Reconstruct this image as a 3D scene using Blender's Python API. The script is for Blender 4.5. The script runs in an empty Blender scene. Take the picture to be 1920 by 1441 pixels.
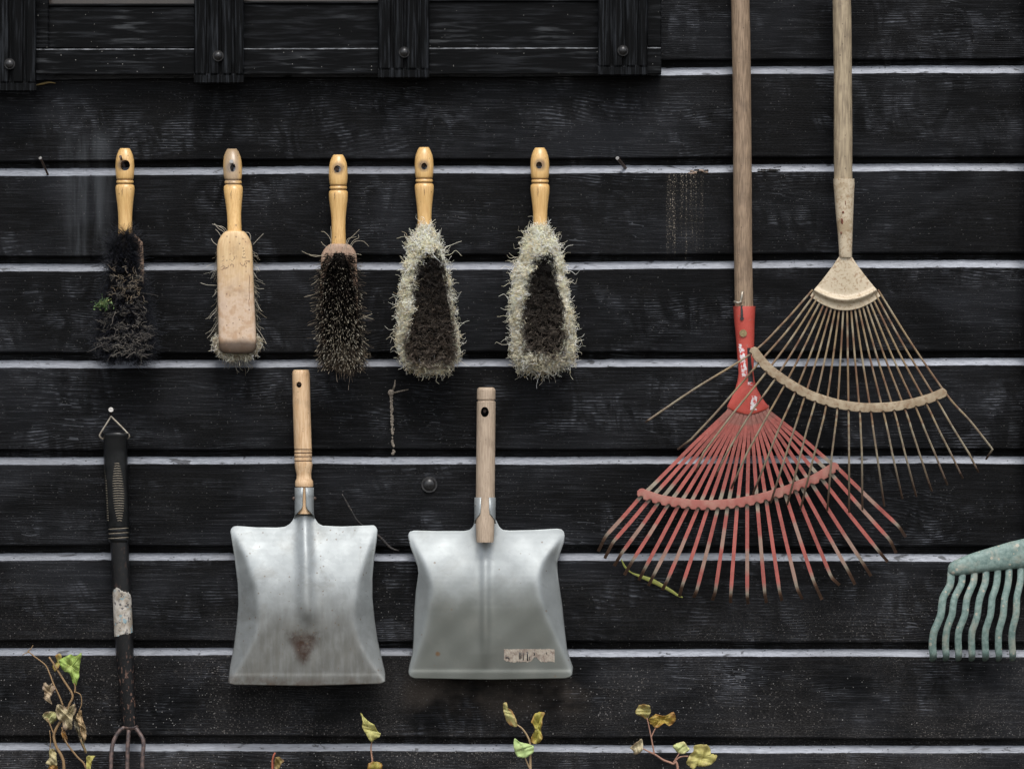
import bpy, math, random
import numpy as np
from mathutils import Vector, Matrix

# ------------------------------------------------------------------ camera, sky, sun, exposure
D = 5.0          # camera distance to the wall (m)
ZC = 0.95        # camera height
S = 1200.0       # photo pixels per metre on the wall plane
C = bpy.context.scene.collection
sc = bpy.context.scene

cam = bpy.data.cameras.new("camera")
camo = bpy.data.objects.new("camera", cam)
C.objects.link(camo)
camo.location = (0, -D, ZC)
camo.rotation_euler = (math.radians(90), 0, 0)
cam.sensor_width = 36
cam.lens = 36 * D / 1.6
cam.clip_end = 500
sc.camera = camo

SUN_EL, SUN_ROT = math.radians(58), math.radians(176)
w = bpy.data.worlds.new("World")
sc.world = w
w.use_nodes = True
nt = w.node_tree
sky = nt.nodes.new("ShaderNodeTexSky")
sky.sky_type = 'NISHITA'
sky.sun_disc = False
sky.sun_elevation = SUN_EL
sky.sun_rotation = SUN_ROT
sky.dust_density = 3.0
hs = nt.nodes.new("ShaderNodeHueSaturation")
hs.inputs["Saturation"].default_value = 0.42
nt.links.new(sky.outputs[0], hs.inputs["Color"])
nt.links.new(hs.outputs[0], nt.nodes["Background"].inputs[0])
nt.nodes["Background"].inputs[1].default_value = 0.10

sl = bpy.data.lights.new("sun", 'SUN')
sl.energy = 0.9
sl.angle = math.radians(22)
sl.color = (1.0, 0.985, 0.96)
so = bpy.data.objects.new("sun", sl)
C.objects.link(so)
_d = Vector((0.08, -math.cos(SUN_EL), math.sin(SUN_EL)))
so.rotation_euler = _d.to_track_quat('Z', 'Y').to_euler()
so.location = (0, -4, 6)

sc.view_settings.view_transform = 'Standard'
sc.view_settings.look = 'None'
sc.view_settings.gamma = 1
sc.view_settings.exposure = 1.1

sc.cycles.max_bounces = 16
sc.cycles.diffuse_bounces = 12
sc.cycles.transmission_bounces = 12

rng = np.random.default_rng(7)
random.seed(5)

# ------------------------------------------------------------------ helpers
def P(x, y, d=0.0):
    """a point at distance d in front of the wall that the photograph shows at x, y"""
    k = (D - d) / D / S
    return np.array(((x - 960) * k, -d, ZC - (y - 720.5) * k))

def interp(tab, t):
    xs = [a[0] for a in tab]
    return [float(np.interp(t, xs, [a[i] for a in tab])) for i in range(1, len(tab[0]))]

def catmull(pts, n):
    p = np.array(pts, float)
    p = np.vstack([2 * p[0] - p[1], p, 2 * p[-1] - p[-2]])
    out = []
    m = len(p) - 3
    for i in range(m):
        for j in range(n):
            t = j / n
            a, b, c, e = p[i:i + 4]
            out.append(0.5 * ((2 * b) + (-a + c) * t + (2 * a - 5 * b + 4 * c - e) * t * t + (-a + 3 * b - 3 * c + e) * t ** 3))
    out.append(p[-2])
    return np.array(out)

class MB:
    def __init__(s):
        s.v, s.f, s.c, s.m = [], [], [], []
    def add(s, v, f, col=None, mi=0):
        o = len(s.v)
        s.v += [tuple(map(float, a)) for a in v]
        s.f += [tuple(i + o for i in q) for q in f]
        s.m += [mi] * len(f)
        if col is None: col = (1, 1, 1)
        if np.ndim(col) == 1: s.c += [tuple(col)] * len(v)
        else: s.c += [tuple(a) for a in col]
    def tube(s, pts, r, n=8, flat=1.0, col=None, cap=True, up=(0, -1, 0), mi=0):
        """a tube through world points; flat scales the radius along up"""
        pts = np.array(pts, float)
        k = len(pts)
        r = np.full(k, r, float) if np.ndim(r) == 0 else np.array(r, float)
        up = np.array(up, float)
        V = []
        for i in range(k):
            t = pts[min(i + 1, k - 1)] - pts[max(i - 1, 0)]
            t /= (np.linalg.norm(t) + 1e-12)
            a = np.cross(t, up)
            if np.linalg.norm(a) < 0.15: a = np.cross(t, (1, 0.1, 0))
            a /= np.linalg.norm(a)
            b = np.cross(a, t)
            for j in range(n):
                th = 2 * math.pi * j / n + (math.pi / 4 if n == 4 else 0)
                V.append(pts[i] + r[i] * (math.cos(th) * a + flat * math.sin(th) * b))
        F = [(i * n + j, i * n + (j + 1) % n, (i + 1) * n + (j + 1) % n, (i + 1) * n + j) for i in range(k - 1) for j in range(n)]
        if cap:
            F.append(tuple(range(n))[::-1])
            F.append(tuple((k - 1) * n + j for j in range(n)))
        if col is not None and np.ndim(col) == 2:
            col = [c for c in col for _ in range(n)]
        s.add(V, F, col, mi)
    def loft(s, secs, n=32, mi=0, col=None):
        """secs: (y, xl, xr, d_centre, half_depth(px or None), exponent)"""
        V = []
        for sec in secs:
            y, xl, xr, dc, hd, e = sec
            xc, hw = (xl + xr) / 2, (xr - xl) / 2
            hd = hw if hd is None else hd
            for j in range(n):
                th = 2 * math.pi * j / n
                cx, sx = math.cos(th), math.sin(th)
                X = math.copysign(abs(cx) ** (2 / e), cx) * hw
                Y = math.copysign(abs(sx) ** (2 / e), sx) * hd / S
                V.append(P(xc + X, y, dc + Y))
        k = len(secs)
        F = [(i * n + j, i * n + (j + 1) % n, (i + 1) * n + (j + 1) % n, (i + 1) * n + j) for i in range(k - 1) for j in range(n)]
        F.append(tuple(range(n))[::-1])
        F.append(tuple((k - 1) * n + j for j in range(n)))
        s.add(V, F, col, mi)
    def box(s, x0, y0, x1, y1, d0, d1, bev=0.0, mi=0):
        """photo-aligned box: x0,y0 top left .. x1,y1 bottom right, depths d0 (back) d1 (front); y may be a pair (left,right)"""
        ya = y0 if isinstance(y0, tuple) else (y0, y0)
        yb = y1 if isinstance(y1, tuple) else (y1, y1)
        b = bev * S
        V = []
        for (dd, q) in ((d0, 0), (d1 - bev, 0), (d1, b)):
            V += [P(x0 + q, ya[0] + q, dd), P(x1 - q, ya[1] + q, dd), P(x1 - q, yb[1] - q, dd), P(x0 + q, yb[0] - q, dd)]
        F = [(0, 1, 2, 3), (11, 10, 9, 8)]
        for l in (0, 4):
            for j in range(4):
                F.append((l + j, l + 4 + j, l + 4 + (j + 1) % 4, l + (j + 1) % 4))
        s.add(V, F, None, mi)
    def ball(s, c, r, nu=16, nv=10, sq=(1, 1, 1), mi=0, col=None):
        c = np.array(c, float)
        V = [c + np.array((math.sin(math.pi * i / nv) * math.cos(2 * math.pi * j / nu) * sq[0],
                           math.sin(math.pi * i / nv) * math.sin(2 * math.pi * j / nu) * sq[1],
                           math.cos(math.pi * i / nv) * sq[2])) * r for i in range(nv + 1) for j in range(nu)]
        F = [(i * nu + j, (i + 1) * nu + j, (i + 1) * nu + (j + 1) % nu, i * nu + (j + 1) % nu) for i in range(nv) for j in range(nu)]
        s.add(V, F, col, mi)
    def build(s, name, mat, parent=None, smooth=True, kind=None, label=None):
        off = np.array(world_loc(parent)) if parent else np.zeros(3)
        me = bpy.data.meshes.new(name)
        V = np.array(s.v) - off
        me.from_pydata(V.tolist(), [], s.f)
        mats = mat if isinstance(mat, (list, tuple)) else [mat]
        for q in mats: me.materials.append(q)
        if len(mats) > 1: me.polygons.foreach_set("material_index", s.m)
        ca = me.color_attributes.new("Col", 'FLOAT_COLOR', 'POINT')
        cc = np.ones((len(s.c), 4), np.float32)
        cc[:, :3] = np.array(s.c)
        ca.data.foreach_set("color", cc.ravel())
        me.update()
        import bmesh
        bm = bmesh.new(); bm.from_mesh(me)
        bmesh.ops.recalc_face_normals(bm, faces=bm.faces)
        bm.to_mesh(me); bm.free()
        if smooth:
            me.polygons.foreach_set("use_smooth", [True] * len(me.polygons))
            if smooth == 'auto':
                me.set_sharp_from_angle(angle=math.radians(38))
        o = bpy.data.objects.new(name, me)
        C.objects.link(o)
        if parent: o.parent = parent
        if kind: o['kind'] = kind
        if label: o['label'] = label
        return o

def world_loc(o):
    l = Vector((0, 0, 0))
    while o is not None:
        l = l + o.location
        o = o.parent
    return l

def thing(name, label, cat, at=(0, 0, 0), group=None):
    o = bpy.data.objects.new(name, None)
    o.empty_display_size = 0.05
    C.objects.link(o)
    o.location = tuple(float(a) for a in at)
    o['label'] = label; o['category'] = cat
    if group: o['group'] = group
    return o

def tag(o, label, cat, group=None):
    o['label'] = label; o['category'] = cat
    if group: o['group'] = group
    return o

def cut_hole(o, at, rx, rz, depth=0.2):
    """bore a hole through o along Y (baked into the mesh, the cutter is removed)"""
    n = 24
    at = np.array(at) + np.array(world_loc(o.parent))
    V = [np.array((at[0] + rx * math.cos(2 * math.pi * j / n), at[1] + sgn * depth / 2, at[2] + rz * math.sin(2 * math.pi * j / n))) for sgn in (-1, 1) for j in range(n)]
    F = [(j, (j + 1) % n, n + (j + 1) % n, n + j) for j in range(n)] + [tuple(range(n))[::-1], tuple(range(n, 2 * n))]
    me = bpy.data.meshes.new("cut"); me.from_pydata([tuple(a) for a in V], [], F)
    import bmesh
    bm = bmesh.new(); bm.from_mesh(me); bmesh.ops.recalc_face_normals(bm, faces=bm.faces); bm.to_mesh(me); bm.free()
    co = bpy.data.objects.new("cut", me); C.objects.link(co)
    for q in o.data.materials: me.materials.append(q)
    bpy.context.view_layer.update()
    md = o.modifiers.new("b", 'BOOLEAN'); md.operation = 'DIFFERENCE'; md.object = co; md.solver = 'EXACT'
    bpy.context.view_layer.update()
    dg = bpy.context.evaluated_depsgraph_get()
    nm = bpy.data.meshes.new_from_object(o.evaluated_get(dg))
    o.modifiers.clear()
    o.data = nm
    nm.polygons.foreach_set("use_smooth", [True] * len(nm.polygons))
    nm.set_sharp_from_angle(angle=math.radians(38))
    bpy.data.objects.remove(co)

# ------------------------------------------------------------------ node material helper
class G:
    def __init__(s, name):
        s.mat = bpy.data.materials.new(name); s.mat.use_nodes = True
        s.nt = s.mat.node_tree
        s.b = s.nt.nodes["Principled BSDF"]
        s.tc = s.nt.nodes.new("ShaderNodeTexCoord")
        s.o = s.tc.outputs["Object"]
        sp = s.nt.nodes.new("ShaderNodeSeparateXYZ")
        s.nt.links.new(s.o, sp.inputs[0])
        s.x, s.y, s.z = sp.outputs
    def set(s, sock, v):
        if hasattr(v, "is_output") or isinstance(v, bpy.types.NodeSocket): s.nt.links.new(v, sock)
        else: sock.default_value = v
    def m(s, op, a, b=0.0, c=0.0):
        n = s.nt.nodes.new("ShaderNodeMath"); n.operation = op
        s.set(n.inputs[0], a); s.set(n.inputs[1], b)
        if op in ('MULTIPLY_ADD', 'SMOOTH_MIN'): s.set(n.inputs[2], c)
        return n.outputs[0]
    def mul(s, a, b): return s.m('MULTIPLY', a, b)
    def add(s, a, b): return s.m('ADD', a, b)
    def vec(s, x, y, z):
        n = s.nt.nodes.new("ShaderNodeCombineXYZ")
        for i, q in enumerate((x, y, z)): s.set(n.inputs[i], q)
        return n.outputs[0]
    def noise(s, v=None, scale=1.0, detail=2.0, rough=0.5, dist=0.0):
        n = s.nt.nodes.new("ShaderNodeTexNoise")
        s.set(n.inputs["Vector"], s.o if v is None else v)
        n.inputs["Scale"].default_value = scale; n.inputs["Detail"].default_value = detail
        n.inputs["Roughness"].default_value = rough; n.inputs["Distortion"].default_value = dist
        return n.outputs[0]
    def vor(s, v=None, scale=1.0):
        n = s.nt.nodes.new("ShaderNodeTexVoronoi")
        s.set(n.inputs["Vector"], s.o if v is None else v); n.inputs["Scale"].default_value = scale
        return n.outputs["Distance"], n.outputs["Color"]
    def ss(s, v, a, b, lo=0.0, hi=1.0):
        n = s.nt.nodes.new("ShaderNodeMapRange"); n.interpolation_type = 'SMOOTHSTEP'
        s.set(n.inputs[0], v); n.inputs[1].default_value = a; n.inputs[2].default_value = b
        n.inputs[3].default_value = lo; n.inputs[4].default_value = hi
        return n.outputs[0]
    def mix(s, f, a, b):
        n = s.nt.nodes.new("ShaderNodeMix"); n.data_type = 'RGBA'
        s.set(n.inputs[0], f)
        for i, q in ((6, a), (7, b)):
            s.set(n.inputs[i], (q + (1,)) if isinstance(q, tuple) and len(q) == 3 else q)
        return n.outputs[2]
    def speck(s, scale, r, keep, v=None):
        """small dots: voronoi cells under a random threshold"""
        d, c = s.vor(v, scale)
        sp = s.nt.nodes.new("ShaderNodeSeparateColor"); s.nt.links.new(c, sp.inputs[0])
        on = s.m('LESS_THAN', sp.outputs[0], keep)
        rr = s.mul(sp.outputs[1], r)
        return s.mul(on, s.m('LESS_THAN', d, rr))
    def attr(s, name):
        n = s.nt.nodes.new("ShaderNodeAttribute"); n.attribute_name = name
        return n
    def bump(s, h, strength, dist=0.001):
        n = s.nt.nodes.new("ShaderNodeBump"); n.inputs["Strength"].default_value = strength
        n.inputs["Distance"].default_value = dist
        s.set(n.inputs["Height"], h); s.nt.links.new(n.outputs[0], s.b.inputs["Normal"])
    def out(s, col, rough=0.5, metal=0.0, spec=0.5):
        if isinstance(col, tuple) and len(col) == 3: col = col + (1,)
        s.set(s.b.inputs["Base Color"], col); s.set(s.b.inputs["Roughness"], rough)
        s.set(s.b.inputs["Metallic"], metal); s.set(s.b.inputs["Specular IOR Level"], spec)
        return s.mat

def m_cladding():
    g = G("black_stained_timber")
    bid = g.attr("board").outputs["Fac"]
    X, Z = g.x, g.z
    o1, o2 = g.mul(bid, 5.37), g.mul(bid, 3.11)
    fig = g.noise(g.vec(g.add(g.mul(X, 1.5), o1), o2, g.mul(Z, 8.0)), 1, 2, 0.5, 0.6)
    phase = g.add(g.mul(Z, 1500.0), g.mul(fig, 130.0))
    lines = g.m('MULTIPLY_ADD', g.m('SINE', phase), 0.5, 0.5)
    fine = g.noise(g.vec(g.add(g.mul(X, 14.0), o1), o2, g.mul(Z, 520.0)), 1, 2, 0.6)
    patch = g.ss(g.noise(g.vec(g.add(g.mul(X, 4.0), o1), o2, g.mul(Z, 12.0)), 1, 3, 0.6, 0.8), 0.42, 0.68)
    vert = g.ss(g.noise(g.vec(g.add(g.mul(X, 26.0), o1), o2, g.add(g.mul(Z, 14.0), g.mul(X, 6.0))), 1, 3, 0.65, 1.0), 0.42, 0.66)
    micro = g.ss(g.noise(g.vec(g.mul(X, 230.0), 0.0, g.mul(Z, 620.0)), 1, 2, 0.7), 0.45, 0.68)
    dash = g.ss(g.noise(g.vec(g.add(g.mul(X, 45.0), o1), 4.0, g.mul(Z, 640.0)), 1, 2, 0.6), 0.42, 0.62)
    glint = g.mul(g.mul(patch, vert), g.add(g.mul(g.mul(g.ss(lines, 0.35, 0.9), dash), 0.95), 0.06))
    low = g.ss(Z, 0.72, 0.34)                      # splash dirt of the lower boards
    haze = g.noise(g.vec(g.mul(X, 7.0), 0.3, g.mul(Z, 9.0)), 1, 4, 0.65)
    dust = g.mul(g.add(g.mul(low, 0.85), 0.15), g.mul(g.ss(haze, 0.30, 0.68), g.add(0.25, g.mul(micro, 0.75))))
    col = g.mix(g.ss(fine, 0.4, 0.75), (0.0018, 0.0019, 0.0022), (0.0070, 0.0074, 0.0084))
    broad = g.noise(g.vec(g.add(g.mul(X, 4.0), o1), 1.0, g.mul(Z, 7.0)), 1, 3, 0.6, 0.5)
    col = g.mix(g.mul(g.ss(broad, 0.42, 0.74), 0.6), col, (0.019, 0.0205, 0.024))
    grainy = g.mul(g.ss(fine, 0.53, 0.68), g.mul(g.ss(broad, 0.36, 0.62), g.add(0.3, g.mul(micro, 0.7))))
    col = g.mix(g.mul(grainy, 0.34), col, (0.085, 0.088, 0.097))
    col = g.mix(g.mul(glint, 0.66), col, (0.155, 0.165, 0.188))  # sky glints on the grain ridges, painted into the board colour
    col = g.mix(g.mul(dust, 0.40), col, (0.115, 0.108, 0.104))
    # pale wash marks and the dotted run under the knot
    def region(x0, y0, x1, y1, soft):
        a, b = (x0 - 960) / S, (x1 - 960) / S
        c, e = ZC - (y1 - 720.5) / S, ZC - (y0 - 720.5) / S
        q = g.mul(g.ss(X, a - soft, a + soft), g.ss(X, b + soft, b - soft))
        return g.mul(q, g.mul(g.ss(Z, c - soft, c + soft), g.ss(Z, e + soft, e - soft)))
    wash = g.mul(region(125, 255, 205, 490, 0.02), g.ss(g.noise(g.vec(g.mul(X, 40.0), 0.0, g.mul(Z, 4.0)), 1, 4, 0.6), 0.36, 0.66))
    col = g.mix(g.mul(wash, 0.45), col, (0.085, 0.092, 0.100))
    ln_ = g.mul(g.noise(g.vec(g.mul(X, 90.0), 7.0, 0.0), 1, 1), 0.20)
    run = g.mul(region(1252, 318, 1316, 560, 0.006), g.ss(g.add(Z, ln_), 1.235, 1.285))
    rv = g.ss(g.noise(g.vec(g.mul(X, 190.0), 0.0, g.mul(Z, 3.0)), 1, 2, 0.5), 0.45, 0.58)
    dots = g.ss(g.noise(g.vec(g.mul(X, 520.0), 0.0, g.mul(Z, 430.0)), 1, 1, 0.5), 0.60, 0.66)
    col = g.mix(g.mul(run, g.mul(g.add(0.10, g.mul(rv, 0.90)), g.add(g.mul(dots, 0.85), 0.03))), col, (0.30, 0.26, 0.21))
    mud = g.mul(region(770, 1275, 1090, 1330, 0.025), g.ss(haze, 0.3, 0.6))
    col = g.mix(g.mul(mud, 0.35), col, (0.16, 0.13, 0.105))
    # pale specks
    s1 = g.speck(250.0, 0.26, 0.028)
    s2 = g.speck(430.0, 0.40, 0.07)
    s3 = g.mul(g.speck(420.0, 0.5, 0.30), g.mul(low, g.ss(haze, 0.35, 0.6)))
    col = g.mix(g.mul(g.m('MAXIMUM', s1, s2), g.add(0.16, g.mul(low, 0.5))), col, (0.30, 0.29, 0.28))
    col = g.mix(g.mul(s3, 0.42), col, (0.24, 0.22, 0.20))
    # scratches
    sv = g.vec(g.add(g.mul(X, 5.0), g.mul(Z, 1.2)), 0.0, g.mul(g.add(Z, g.mul(X, 0.07)), 75.0))
    scr = g.mul(g.m('LESS_THAN', g.m('ABSOLUTE', g.m('SUBTRACT', g.noise(sv, 2.1, 1, 0.5), 0.5)), 0.0032),
                g.ss(g.noise(g.vec(g.mul(X, 5.0), 2.0, g.mul(Z, 13.0)), 1, 1), 0.60, 0.66))
    col = g.mix(g.mul(scr, 0.28), col, (0.18, 0.19, 0.21))
    g.bump(g.add(g.mul(g.mul(lines, patch), 0.7), g.add(g.mul(fine, 0.7), g.mul(micro, 0.25))), 0.45, 0.0010)
    return g.out(col, g.add(0.50, g.mul(fine, 0.2)), 0.0, 0.07)

def m_ledge():
    g = G("weathered_grey_timber_edge")
    X, Z = g.x, g.z
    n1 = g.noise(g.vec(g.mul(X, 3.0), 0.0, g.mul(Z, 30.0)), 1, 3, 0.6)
    n2 = g.noise(g.vec(g.mul(X, 55.0), 1.0, g.mul(Z, 500.0)), 1, 3, 0.65)
    n3 = g.noise(g.vec(g.mul(X, 30.0), 1.0, g.mul(Z, 90.0)), 1, 3, 0.6, 0.7)
    lit_right = g.ss(g.add(X, g.mul(n1, 0.6)), -0.7, 0.9)  # ledges painted paler to the right, standing in for uneven light along the wall
    n2 = g.ss(n2, 0.30, 0.70)
    col = g.mix(n2, (0.135, 0.144, 0.165), (0.24, 0.255, 0.285))
    col = g.mix(g.mul(lit_right, 0.70), col, g.mix(n2, (0.27, 0.285, 0.32), (0.42, 0.44, 0.485)))
    col = g.mix(g.mul(g.ss(n1, 0.45, 0.70), 0.55), col, (0.115, 0.118, 0.128))
    n4 = g.noise(g.vec(g.mul(X, 90.0), 3.0, g.mul(Z, 800.0)), 1, 2, 0.6)
    col = g.mix(g.mul(g.ss(n4, 0.58, 0.70), 0.45), col, (0.06, 0.06, 0.068))
    col = g.mix(g.mul(g.ss(n3, 0.60, 0.68), 0.8), col, (0.02, 0.02, 0.022))
    col = g.mix(g.mul(g.speck(240.0, 0.4, 0.10), 0.8), col, (0.02, 0.02, 0.02))
    g.bump(n2, 0.35, 0.001)
    return g.out(col, 0.5, 0.0, 0.5)

def m_wood(name, a, b, grain=60.0, rough=0.35, dirt=0.3, stretch=9.0, spec=0.5, dirtcol=(0.09, 0.06, 0.04)):
    g = G(name)
    v = g.vec(g.mul(g.x, stretch), g.mul(g.y, stretch), g.z)
    n = g.noise(v, grain, 4, 0.6, 0.2)
    n2 = g.noise(None, 35, 3, 0.6)
    col = g.mix(g.ss(n, 0.3, 0.7), a, b)
    col = g.mix(g.mul(g.ss(n2, 0.48, 0.75), dirt), col, dirtcol)
    col = g.mix(g.mul(g.speck(260, 0.35, 0.12), 0.6 * min(1, dirt * 2)), col, (0.05, 0.03, 0.02))
    g.bump(n, 0.12, 0.0006)
    return g.out(col, rough, 0.0, spec)

def m_handle(hz, band, charred=0.0):
    """varnished turned handle: a dark rubbed ring round the hanging hole, dirt in the grooves"""
    g = G("varnished_handle_wood")
    v = g.vec(g.mul(g.x, 12.0), g.mul(g.y, 12.0), g.z)
    n = g.noise(v, 45, 4, 0.6, 0.2)
    n2 = g.noise(None, 40, 3, 0.65)
    col = g.mix(g.ss(n, 0.3, 0.72), (0.54, 0.315, 0.110), (0.68, 0.445, 0.180))
    col = g.mix(g.mul(g.ss(n2, 0.56, 0.74), 0.28), col, (0.26, 0.14, 0.05))
    d = g.m('SQRT', g.add(g.m('POWER', g.m('ABSOLUTE', g.x), 2.0), g.m('POWER', g.m('ABSOLUTE', g.m('SUBTRACT', g.z, hz)), 2.0)))
    ring = g.ss(g.add(d, g.mul(n2, 0.008)), 0.016, 0.009)
    col = g.mix(g.mul(ring, 0.75), col, (0.10, 0.065, 0.04))
    for q in band:
        col = g.mix(g.mul(g.ss(g.m('ABSOLUTE', g.m('SUBTRACT', g.z, q)), 0.0019, 0.0006), 0.7), col, (0.13, 0.055, 0.02))
    if charred:
        grey = g.ss(g.add(g.z, g.mul(n2, 0.02)), hz - 0.008, hz + 0.004)
        grey = g.mul(g.ss(g.add(g.z, g.mul(n2, 0.02)), hz - 0.022, hz - 0.008), g.ss(g.m('ABSOLUTE', g.x), 0.016, 0.008))
        col = g.mix(g.mul(grey, charred * 0.8), col, (0.20, 0.165, 0.135))
    col = g.mix(g.mul(g.speck(230, 0.35, 0.10), 0.6), col, (0.10, 0.05, 0.02))
    g.bump(n, 0.06, 0.0005)
    return g.out(col, 0.30, 0.0, 0.5)

def m_block():
    g = G("worn_brush_back_wood")
    v = g.vec(g.mul(g.x, 10.0), g.mul(g.y, 10.0), g.z)
    n = g.noise(v, 40, 4, 0.65, 0.3)
    n2 = g.noise(None, 28, 4, 0.65)
    n3 = g.noise(None, 70, 3, 0.6)
    low = g.ss(g.add(g.z, g.mul(n2, 0.05)), 0.025, -0.055)
    col = g.mix(g.ss(n, 0.3, 0.7), (0.56, 0.37, 0.19), (0.68, 0.50, 0.28))
    col = g.mix(g.mul(low, 0.75), col, g.mix(g.ss(n3, 0.35, 0.65), (0.44, 0.29, 0.20), (0.66, 0.54, 0.44)))
    col = g.mix(g.mul(g.ss(n3, 0.5, 0.68), g.mul(low, 0.35)), col, (0.33, 0.18, 0.11))
    col = g.mix(g.mul(g.ss(n2, 0.50, 0.75), 0.6), col, (0.28, 0.17, 0.10))
    col = g.mix(g.mul(g.ss(g.add(g.z, g.mul(n2, 0.01)), -0.122, -0.134), 0.9), col, (0.05, 0.032, 0.022))
    col = g.mix(g.mul(g.speck(200, 0.35, 0.18), 0.65), col, (0.16, 0.09, 0.06))
    g.bump(g.add(n, n3), 0.15, 0.0008)
    return g.out(col, 0.5, 0.0, 0.4)

def m_hair(name="bristle_fibre", rough=0.55):
    g = G(name)
    g.nt.links.new(g.attr("Col").outputs["Color"], g.b.inputs["Base Color"])
    g.b.inputs["Roughness"].default_value = rough
    g.b.inputs["Specular IOR Level"].default_value = 0.35
    tr = g.nt.nodes.new("ShaderNodeBsdfTranslucent"); mx = g.nt.nodes.new("ShaderNodeMixShader")
    g.nt.links.new(g.attr("Col").outputs["Color"], tr.inputs["Color"])
    mx.inputs[0].default_value = 0.22
    g.nt.links.new(g.b.outputs[0], mx.inputs[1]); g.nt.links.new(tr.outputs[0], mx.inputs[2])
    g.nt.links.new(mx.outputs[0], g.nt.nodes["Material Output"].inputs["Surface"])
    return g.mat

def m_col(name, rough=0.6, var=0.35, spec=0.4, dark=(0.06, 0.035, 0.02), scale=120):
    """vertex tint broken up by grime"""
    g = G(name)
    c = g.attr("Col").outputs["Color"]
    n = g.noise(None, scale, 4, 0.65)
    n2 = g.noise(None, scale * 3, 3, 0.6)
    col = g.mix(g.mul(g.ss(n, 0.45, 0.75), var), c, dark)
    col = g.mix(g.mul(g.ss(n2, 0.55, 0.7), var * 0.6), col, (0.42, 0.36, 0.28))
    g.bump(g.add(n, n2), 0.3, 0.0006)
    return g.out(col, rough, 0.0, spec)

def m_zinc(name, kind):
    g = G(name)
    Z = g.z
    sm = g.nt.nodes.new("ShaderNodeSeparateColor"); g.nt.links.new(g.attr("Col").outputs["Color"], sm.inputs[0]); pm_ = sm.outputs[0]
    n = g.noise(None, 14, 4, 0.6, 0.4)
    n2 = g.noise(None, 60, 4, 0.65)
    n3 = g.noise(g.vec(g.mul(g.x, 5.0), 0.0, g.z), 26, 3, 0.6)
    d, c = g.vor(None, 120)
    sp = g.nt.nodes.new("ShaderNodeSeparateColor"); g.nt.links.new(c, sp.inputs[0])
    base = g.mix(n, (0.24, 0.258, 0.26), (0.38, 0.405, 0.405))
    base = g.mix(g.mul(sp.outputs[0], 0.22 if kind == 1 else 0.10), base, (0.48, 0.51, 0.51))
    if kind == 1:
        mud = g.mul(g.ss(g.add(Z, g.mul(n, 0.08)), 0.25, 0.10), g.add(0.78, g.mul(g.ss(n3, 0.25, 0.7), 0.22)))
        base = g.mix(g.mul(g.mul(mud, 0.80), g.add(0.45, g.mul(pm_, 0.55))), base, (0.088, 0.080, 0.063))  # dirt, plus the front panel's darker reflection painted in through the panel mask
        wv_ = g.add(g.m('ABSOLUTE', g.add(g.x, 0.001)), g.mul(n2, 0.014))          # a smear tapering downwards
        zz = g.add(Z, g.mul(n2, 0.010))
        n5 = g.noise(None, 95, 3, 0.7)
        wv_ = g.add(wv_, g.mul(g.m('SUBTRACT', n5, 0.5), 0.022)); zz = g.add(zz, g.mul(g.m('SUBTRACT', n5, 0.5), 0.03))
        rust = g.mul(g.ss(g.m('SUBTRACT', wv_, g.mul(g.m('SUBTRACT', Z, 0.045), 0.42)), 0.022, 0.006), g.mul(g.ss(zz, 0.100, 0.084), g.ss(zz, 0.036, 0.054)))
        rust = g.mul(rust, g.ss(n2, 0.25, 0.55, 0.55, 1.0))
        base = g.mix(g.mul(rust, g.ss(n5, 0.3, 0.6, 0.75, 1.0)), base, (0.040, 0.020, 0.012))
        lip = g.mul(g.ss(g.add(Z, g.mul(n, 0.02)), 0.036, 0.014), g.ss(n2, 0.35, 0.6))
        base = g.mix(g.mul(lip, 0.8), base, (0.07, 0.048, 0.034))
        sk = g.speck(210, 0.36, 0.12)
    else:
        mud = g.ss(g.add(Z, g.mul(n, 0.07)), 0.235, 0.13)
        base = g.mix(g.mul(g.mul(mud, 0.88), g.add(0.25, g.mul(pm_, 0.75))), base, (0.094, 0.098, 0.082))  # grime together with the dull reflection of the flat panel, put into the colour
        rd = g.m('SQRT', g.add(g.m('POWER', g.m('ABSOLUTE', g.add(g.x, 0.0815)), 2.0), g.m('POWER', g.m('ABSOLUTE', g.m('SUBTRACT', Z, 0.042)), 2.0)))
        base = g.mix(g.mul(g.ss(g.add(rd, g.mul(n2, 0.006)), 0.008, 0.004), 0.85), base, (0.12, 0.06, 0.02))
        sk = g.speck(150, 0.3, 0.04)
    sm2 = g.mul(g.ss(g.noise(None, 22, 5, 0.7, 0.6), 0.50, 0.68), 0.35 if kind == 1 else 0.18)
    base = g.mix(sm2, base, (0.17, 0.165, 0.145))
    scr = g.m('LESS_THAN', g.m('ABSOLUTE', g.m('SUBTRACT', g.noise(g.vec(g.mul(g.x, 9.0), 2.0, g.mul(g.add(g.z, g.mul(g.x, 0.4)), 30.0)), 1.6, 1), 0.5)), 0.003)
    base = g.mix(g.mul(scr, 0.10), base, (0.12, 0.11, 0.10))
    base = g.mix(g.mul(sk, 0.6), base, (0.14, 0.10, 0.07))
    g.bump(g.add(g.mul(n2, 0.5), g.mul(n, 1.2)), 0.13, 0.002)
    return g.out(base, g.add(0.38, g.mul(n2, 0.22)), 0.48, 0.4)

def m_red():
    g = G("red_enamel")
    n = g.noise(None, 60, 4, 0.65); n2 = g.noise(None, 200, 3, 0.6)
    col = g.mix(n, (0.40, 0.048, 0.034), (0.50, 0.085, 0.062))
    col = g.mix(g.mul(g.ss(n2, 0.62, 0.72), 0.5), col, (0.25, 0.20, 0.15))
    g.bump(n2, 0.1, 0.0005)
    return g.out(col, 0.42, 0.0, 0.5)

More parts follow.
